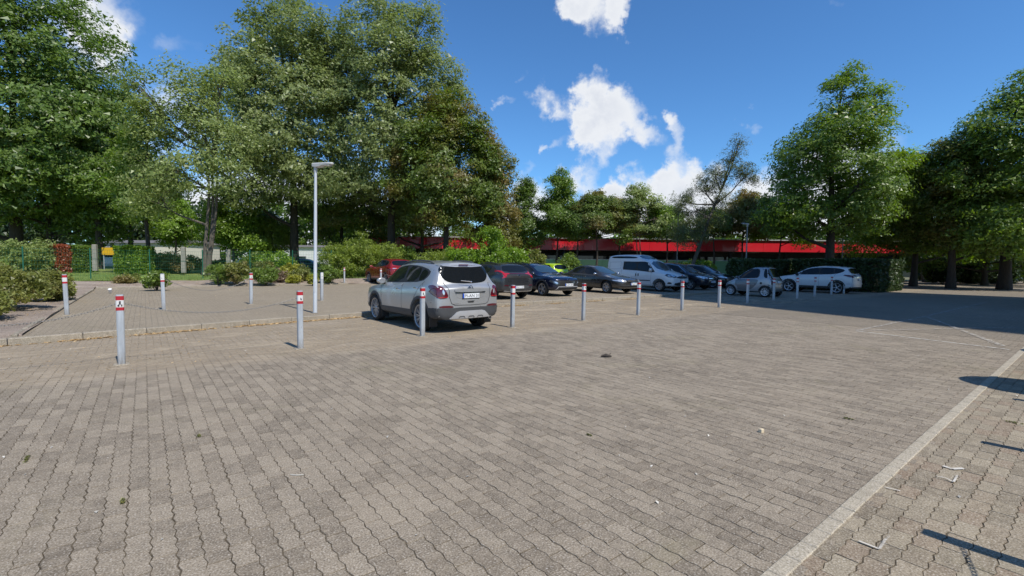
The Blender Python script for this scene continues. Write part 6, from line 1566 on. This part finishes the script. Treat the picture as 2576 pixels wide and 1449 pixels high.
# ------------------------------------------------------------------ lamp posts
M_LAMP = simple('white_lamp_paint', (.56, .59, .62), .4, .1, .06, 3); M_LHEAD = simple('lamp_head_grey', (.50, .51, .50), .45)
def lamp_post(pos, label, h, r0, r1, head_dir, mat, arm=.47, lean=(0, 0), sec=None):
    e = empty('lamp_post', pos); tag(e, label, 'lamp post'); e.rotation_euler = (lean[0], lean[1], 0)
    pts = [(0, 0, -.05)] + [(0, 0, h * f) for f in (.02, .23, .235, .6, 1.0)]
    p = MB().tube(pts, [r0, r0, r0 * .97, r0 * .84, r0 * .78, r1], 16).build('pole', mat, e, smooth=True)
    MB().tube([(0, 0, 0), (0, 0, .018)], r0 * 1.4, 16).build('base_collar', M_CONC, e)
    MB().box((0, -r0 * .95, .75), (r0 * .9, .012, .30)).build('service_door', mat, p)
    d = Vector((head_dir[0], head_dir[1], 0)).normalized(); s = Vector((-d.y, d.x, 0))
    prof = [(-.10, .03, .055), (-.06, .10, .07), (.04, .11, .085), (.14, .12, .08), (.22, .11, .045), (.36, .11, .038), (arm, .09, .028), (arm + .05, .03, .012)]
    V = []; F = []
    for x, w, t in prof:
        c = d * x + Vector((0, 0, h + .05 + .04 * x)); V += [c + s * w, c + s * w * .85 - Vector((0, 0, t)), c - s * w * .85 - Vector((0, 0, t)), c - s * w, c - s * w * .6 + Vector((0, 0, .028)), c + s * w * .6 + Vector((0, 0, .028))]
    for i in range(len(prof) - 1):
        for k in range(6): F.append((i * 6 + k, i * 6 + (k + 1) % 6, (i + 1) * 6 + (k + 1) % 6, (i + 1) * 6 + k))
    F += [tuple(range(6))[::-1], tuple((len(prof) - 1) * 6 + k for k in range(6))]
    hd = MB().add(V, F).build('lamp_head', M_LHEAD, e, smooth=True)
    c = d * .34 + Vector((0, 0, h + .016)); MB().box(c, (.20, .15, .012), math.atan2(d.y, d.x)).build('diffuser', simple('lamp_diffuser', (.62, .62, .58), .3), hd)
    MB().tube([(0, 0, h - .16), (0, 0, h + .04)], r1 * 1.35, 12).build('spigot', M_LHEAD, e)
    return e
lp = uv(3.81, 13.95, .13)
lamp_post(lp, 'tall white street lamp with flat head by the kerb', 4.14, .056, .036, (1, -.12), M_LAMP, lean=(0, .014))
p = at(1877, 35, .1); lamp_post(p, 'slim grey lamp post behind the microcar', 4.6, .06, .045, (-1, -.3), simple('grey_lamp_paint', (.22, .23, .23), .5, .2))
p = at(1703, 40, .1); lamp_post(p, 'pale lamp post among trees behind the white van', 6.0, .05, .04, (1, -.3), M_CONC)
p = at(2118, 40, .1); lamp_post(p, 'thin post right of the big tree trunk', 5.6, .05, .04, (1, .3), simple('grey_lamp_paint', (.22, .23, .23), .5, .2))

# ------------------------------------------------------------------ fence, wooden posts, sign, vans behind the lawn
M_FGREEN = simple('green_coated_wire', (.010, .10, .055), .45, .1)
fz = lambda k: .47 + .05 * max(0, k)
f0 = at(376.5, 26.5)
fen = empty('wire_fence', (f0.x, f0.y, 0), ANG); tag(fen, 'green wire mesh fence behind the beds', 'fence')
for k in range(-6, 9):
    x = k * 2.5; z = fz(k)
    MB().box((x, 0, z + .80), (.055, .055, 1.9)).build('post', M_FGREEN, fen)
    if k < 8:
        mb = MB()
        for q in range(1, 25): mb.box((x + q * .1, .03, z + .85), (.0055, .0055, 1.62))
        for q in range(9): mb.box((x + 1.25, .036, z + .06 + q * .2), (2.44, .008, .008))
        mb.build('mesh_panel', M_FGREEN, fen)
M_WOOD = m_bark('weathered_post_wood', (.20, .19, .155), (.36, .345, .29))
for i, (px, pt, pb, dep, lab) in enumerate([(239.6, 615, 681, 31, 'weathered wooden post left of the yellow sign'), (462, 621, 686, 31.5, 'weathered wooden post between broad hedge and pale tree'), (575, 628, 680, 33, 'weathered wooden post right of the pale tree')]):
    zt = zpx(px, pt, dep); zb = zpx(px, pb, dep); p = at(px, dep, zb)
    e = empty('wooden_post', p, .3); tag(e, lab, 'post', 'weathered posts beyond the fence')
    MB().box((0, 0, (zt - zb) / 2), (.24, .22, zt - zb), bev=.03).build('post', M_WOOD, e)
    MB().box((0, 0, (zt - zb) * .45), (.25, .23, .03)).build('wire_clamp', M_FGREEN, e)
p = at(273, 40, .7); e = empty('yellow_sign', p); tag(e, 'yellow town sign on two legs in front of a cream house', 'sign')
zc = zpx(273, 632, 40) - .7
MB().box((0, 0, zc), (1.05, .04, .62), bev=.0).build('sign_board', simple('sign_yellow', (.72, .40, .004), .45), e)
MB().box((0, .012, zc), (1.12, .03, .68)).build('sign_border', simple('sign_rim', (.03, .03, .03), .5), e)
for x in (-.42, .42): MB().tube([(x, .04, -.1), (x, .04, zc + .3)], .03, 8).build('leg', M_STEEL, e)
def parked_far(name, label, px, depth, length, h, col, hood=.5, rz=0.0, cat='car'):
    W = .85; pm = paint('far_paint_' + name, col, 0, .35)
    rows = hatch_rows(length / 2, -length / 2, W, h * .55, (length * .27, h * .66), (length * .10, h * .95), (-.2, h), (-length * .42, h * .95), (-length * .47, h * .70), (h * .62, h * .66))
    c = Car(name, rows, W, .55, pm, (length * .3, -length * .3), .31, sub=2, cr=CR)
    hh = h
    c.panel('side_window', [(length * .2, h * .68), (length * .09, h * .88), (-length * .38, h * .88), (-length * .40, h * .70)], 'L', c.M['glass'], .006, 1, mirror=True)
    c.panel('windscreen', [(-.55, h * .7), (.55, h * .7), (.48, h * .92), (-.48, h * .92)], 'F', c.M['screen'], .006, 1)
    c.panel('rear_window', [(-.5, h * .74), (.5, h * .74), (.46, h * .92), (-.46, h * .92)], 'B', c.M['glass'], .006, 1)
    c.wheels(.2, 6, 'fat', .18)
    p = at(px, depth, .55); c.root.location = p; c.root.rotation_euler = (0, 0, rz); tag(c.root, label, cat, 'vehicles beyond the lawn'); return c
parked_far('white_delivery_van', 'white van beyond the lawn below the yellow sign', 285, 52, 4.6, 2.0, (.75, .76, .78), rz=0.2, cat='van')
parked_far('white_far_car', 'white car behind the fence seen above the rear bed', 655, 48, 4.2, 1.45, (.75, .76, .78), rz=.1)
parked_far('blue_far_car', 'dark car behind the fence left of the lamp post', 770, 50, 4.2, 1.4, (.02, .03, .06), rz=.1)
# wheeled bin store with a sagging black cover at the right
M_BIN = simple('dark_bin_plastic', (.030, .028, .034), .5)
p = at(2420, 52, .0); e = empty('covered_skip', p); tag(e, 'black covered skip with a sagging lid beside the hedge corner', 'skip')
MB().add([(-2.6, 0, 0), (2.4, 0, 0), (2.8, 0, 2.1), (-2.9, 0, 1.95), (-2.6, 2, 0), (2.4, 2, 0), (2.8, 2, 2.1), (-2.9, 2, 1.95)], [(0, 1, 2, 3), (5, 4, 7, 6), (1, 5, 6, 2), (4, 0, 3, 7), (4, 5, 1, 0)]).build('body', M_BIN, e)
vs = []; fs = []
for i in range(9):
    x = -2.95 + i * .73; z = 2.02 - .28 * math.sin(math.pi * i / 8) + .02 * i
    vs += [(x, -.06, z - .05), (x, 2.06, z - .05), (x, -.06, z), (x, 2.06, z)]
for i in range(8):
    a = i * 4; fs += [(a + 2, a + 6, a + 7, a + 3), (a, a + 4, a + 6, a + 2), (a + 1, a + 3, a + 7, a + 5)]
MB().add(vs, fs).build('cover', simple('black_tarpaulin', (.05, .05, .06), .35), e)
# bottle banks whose shadows fall into the picture from the right
for i, (tx, ty) in enumerate([(6.40, 6.42), (9.85, 8.8)]):
    c = Vector((tx + .669 * 1.24 + .30, ty - .743 * 1.24, 0)); e = empty('bottle_bank', c); tag(e, ['round green bottle bank beside the walkway, nearer one', 'round green bottle bank beside the walkway, farther one'][i], 'container', 'bottle banks beside the walkway')
    prof = [(.02, 0), (.58, 0), (.63, .15), (.65, .75), (.60, 1.2), (.44, 1.5), (.2, 1.65), (.01, 1.68)]; V = []; F = []; n = 24
    for k in range(n):
        for r_, z_ in prof: V.append((r_ * math.cos(2 * math.pi * k / n), r_ * math.sin(2 * math.pi * k / n), z_))
    m = len(prof)
    for k in range(n):
        for j in range(m - 1): F.append((k * m + j, ((k + 1) % n) * m + j, ((k + 1) % n) * m + j + 1, k * m + j + 1))
    b_ = MB().add(V, F).build('shell', simple('bank_green', (.03, .14, .05), .5), e, smooth=True)
    MB().tube([(-.66, 0, .95), (-.56, 0, .95)], .12, 12).build('slot', M_BIN, b_)
    MB().tube([(-.05, 0, 1.66), (0, 0, 1.8), (.05, 0, 1.66)], .015, 6).build('lifting_eye', M_STEEL, b_)

# ------------------------------------------------------------------ litter, tufts, grit
rl = np.random.default_rng(77)
def scatter(name, label, n, upos, vpos, zf, size, mat, cat, curl=.25, shape=.55):
    u = upos(n); v = vpos(n, u); x = u * .787 - v * .617; y = u * .617 + v * .787; z = zf(u, v)
    a = rl.uniform(0, 6.28, n); L = size * rl.uniform(.5, 1.4, n); T = np.stack([np.cos(a), np.sin(a), rl.normal(0, curl, n)], 1); Bv = np.stack([-np.sin(a), np.cos(a), rl.normal(0, curl, n)], 1)
    P = np.stack([x, y, z + .006], 1)
    V = np.stack([P - T * L[:, None] * .5, P + Bv * (L * shape * .5)[:, None], P + T * L[:, None] * .5, P - Bv * (L * shape * .5)[:, None]], 1); V[..., 2] = np.maximum(V[..., 2], (z + .003)[:, None])
    V[:, 1, 2] += (L * .12); V[:, 3, 2] += (L * .12)
    o = link(name, np_mesh(name, V.reshape(-1, 3), np.arange(4 * n).reshape(-1, 4), mat, attr=np.repeat(rl.uniform(0, 1, n), 4))); tag(o, label, cat, kind='stuff'); return o
zero = lambda u, v: np.zeros_like(u)
M_DRY = m_leaf('fallen_leaf', (.44, .29, .13), (.66, .49, .27), None, .15); M_CHIP = m_leaf('pale_chip', (.45, .42, .36), (.68, .64, .56), None, .05)
def patchy_u(n):
    c = np.array([-4.2, -2.6, -.9, .3, .8, 2.1, 3.0, 3.4, 4.3, 4.6, 7.9, 9.4, 11, 13.2, 15.5, 17.8]); return rl.choice(c, n) + rl.normal(0, .28, n)
scatter('kerb_leaf_litter', 'tan dry leaves drifted against the foot of the kerb', 2600, patchy_u, lambda n, u: np.array([kerb_v(a) for a in u]) - np.abs(rl.normal(0, .08, n)) - .01, zero, .075, M_DRY, 'leaf litter')
scatter('yard_litter', 'scattered pale chips and leaf bits on the paving', 420, lambda n: rl.uniform(-6, 16, n), lambda n, u: rl.uniform(-1, 12.5, n), zero, .028, M_CHIP, 'litter')
scatter('bay_litter', 'crumbs of leaf and grit on the sandy bays', 1600, lambda n: rl.uniform(-6, 20, n), lambda n, u: rl.uniform(8.6, 12.6, n) , zero, .03, M_DRY, 'litter')
scatter('platform_litter', 'dry leaf bits on the raised platform', 700, lambda n: rl.uniform(-1.7, 20, n), lambda n, u: rl.uniform(14.4, 29, n), lambda u, v: .126 + .006 * (v - 14), .04, M_DRY, 'litter')
scatter('bed_litter', 'dry leaves on the soil of the beds', 2600, lambda n: np.where(rl.uniform(0, 1, n) < .5, rl.uniform(-9, -2, n), rl.uniform(-2, 11, n)), lambda n, u: np.where(u < -2, rl.uniform(14.5, 30, n), rl.uniform(30, 33, n)), lambda u, v: np.array([bed_z(a, b) for a, b in zip(u, v)]), .05, M_DRY, 'leaf litter')
# small weeds in the joints
M_WEED = m_leaf('joint_weed', (.11, .12, .03), (.20, .19, .06), None, .25)
for i, (px, py, s_, lab) in enumerate([(68, 1158, .07, 'dark weed tuft near the left edge'), (500, 1098, .05, 'small weed in a joint left of the middle'), (308, 1268, .06, 'yellowish weed in the lower left'), (2550, 1065, .06, 'weed on the walkway near the right edge'), (2135, 1055, .05, 'weed near the walkway edge'), (1480, 1095, .04, 'mossy tuft in the middle of the yard')]):
    p2 = P2(px, py); s_ *= .75; C = np.zeros((6, 3)); ln_ = rl.normal(0, s_ * .7, 6); C[:, 0] = -.617 * ln_ + rl.normal(0, .004, 6); C[:, 1] = .787 * ln_ + rl.normal(0, .004, 6); C[:, 2] = .012
    V, F, t = leaf_cloud(np.random.default_rng(900 + i), C, np.full(6, s_ * .28), 16, .018, .5, .6, .3); V[:, 2] = np.maximum(V[:, 2], .003)
    o = link('weed_tuft', np_mesh('weed_tuft', V, F, M_WEED, attr=t), None, (p2.x, p2.y, 0)); tag(o, lab, 'weed', 'weeds in the paving joints')
p2 = P2(1525, 899); mb = MB(); mb.tube([(-.09, 0, .02), (0, .01, .035), (.09, -.01, .02)], [.012, .03, .012], 7); mb.tube([(.05, 0, .03), (.08, .03, .07)], .006, 5); mb.tube([(-.03, 0, .03), (.0, -.06, .03)], .006, 5)
o = mb.build('dead_twig', BARK['dark'], loc=(p2.x, p2.y, 0)); tag(o, 'short dark twig lying in the middle of the yard', 'twig')
p2 = P2(1915, 1088); o = MB().box((0, 0, .02), (.04, .03, .035), .5, bev=.006).build('paper_scrap', simple('cream_paper', (.62, .52, .36), .8), loc=(p2.x, p2.y, 0)); tag(o, 'small crumpled cream paper scrap on the paving', 'litter')
p2 = P2(747, 1196); o = MB().tube([(-.045, 0, .006), (0, -.008, .006), (.05, 0, .006)], .005, 5).build('straw', M_CHIP, loc=(p2.x, p2.y, 0)); tag(o, 'white straw-like scrap left of the middle foreground', 'litter')
p = B(278, 735, .25); o = MB().tube([(0, 0, 0), (0, 0, .16)], [.05, .065], 12).build('paper_cup', simple('white_paper', (.72, .72, .72), .6), loc=p); o.rotation_euler = (.5, .3, 0); tag(o, 'white paper cup lying at the corner of the bed kerb', 'cup')
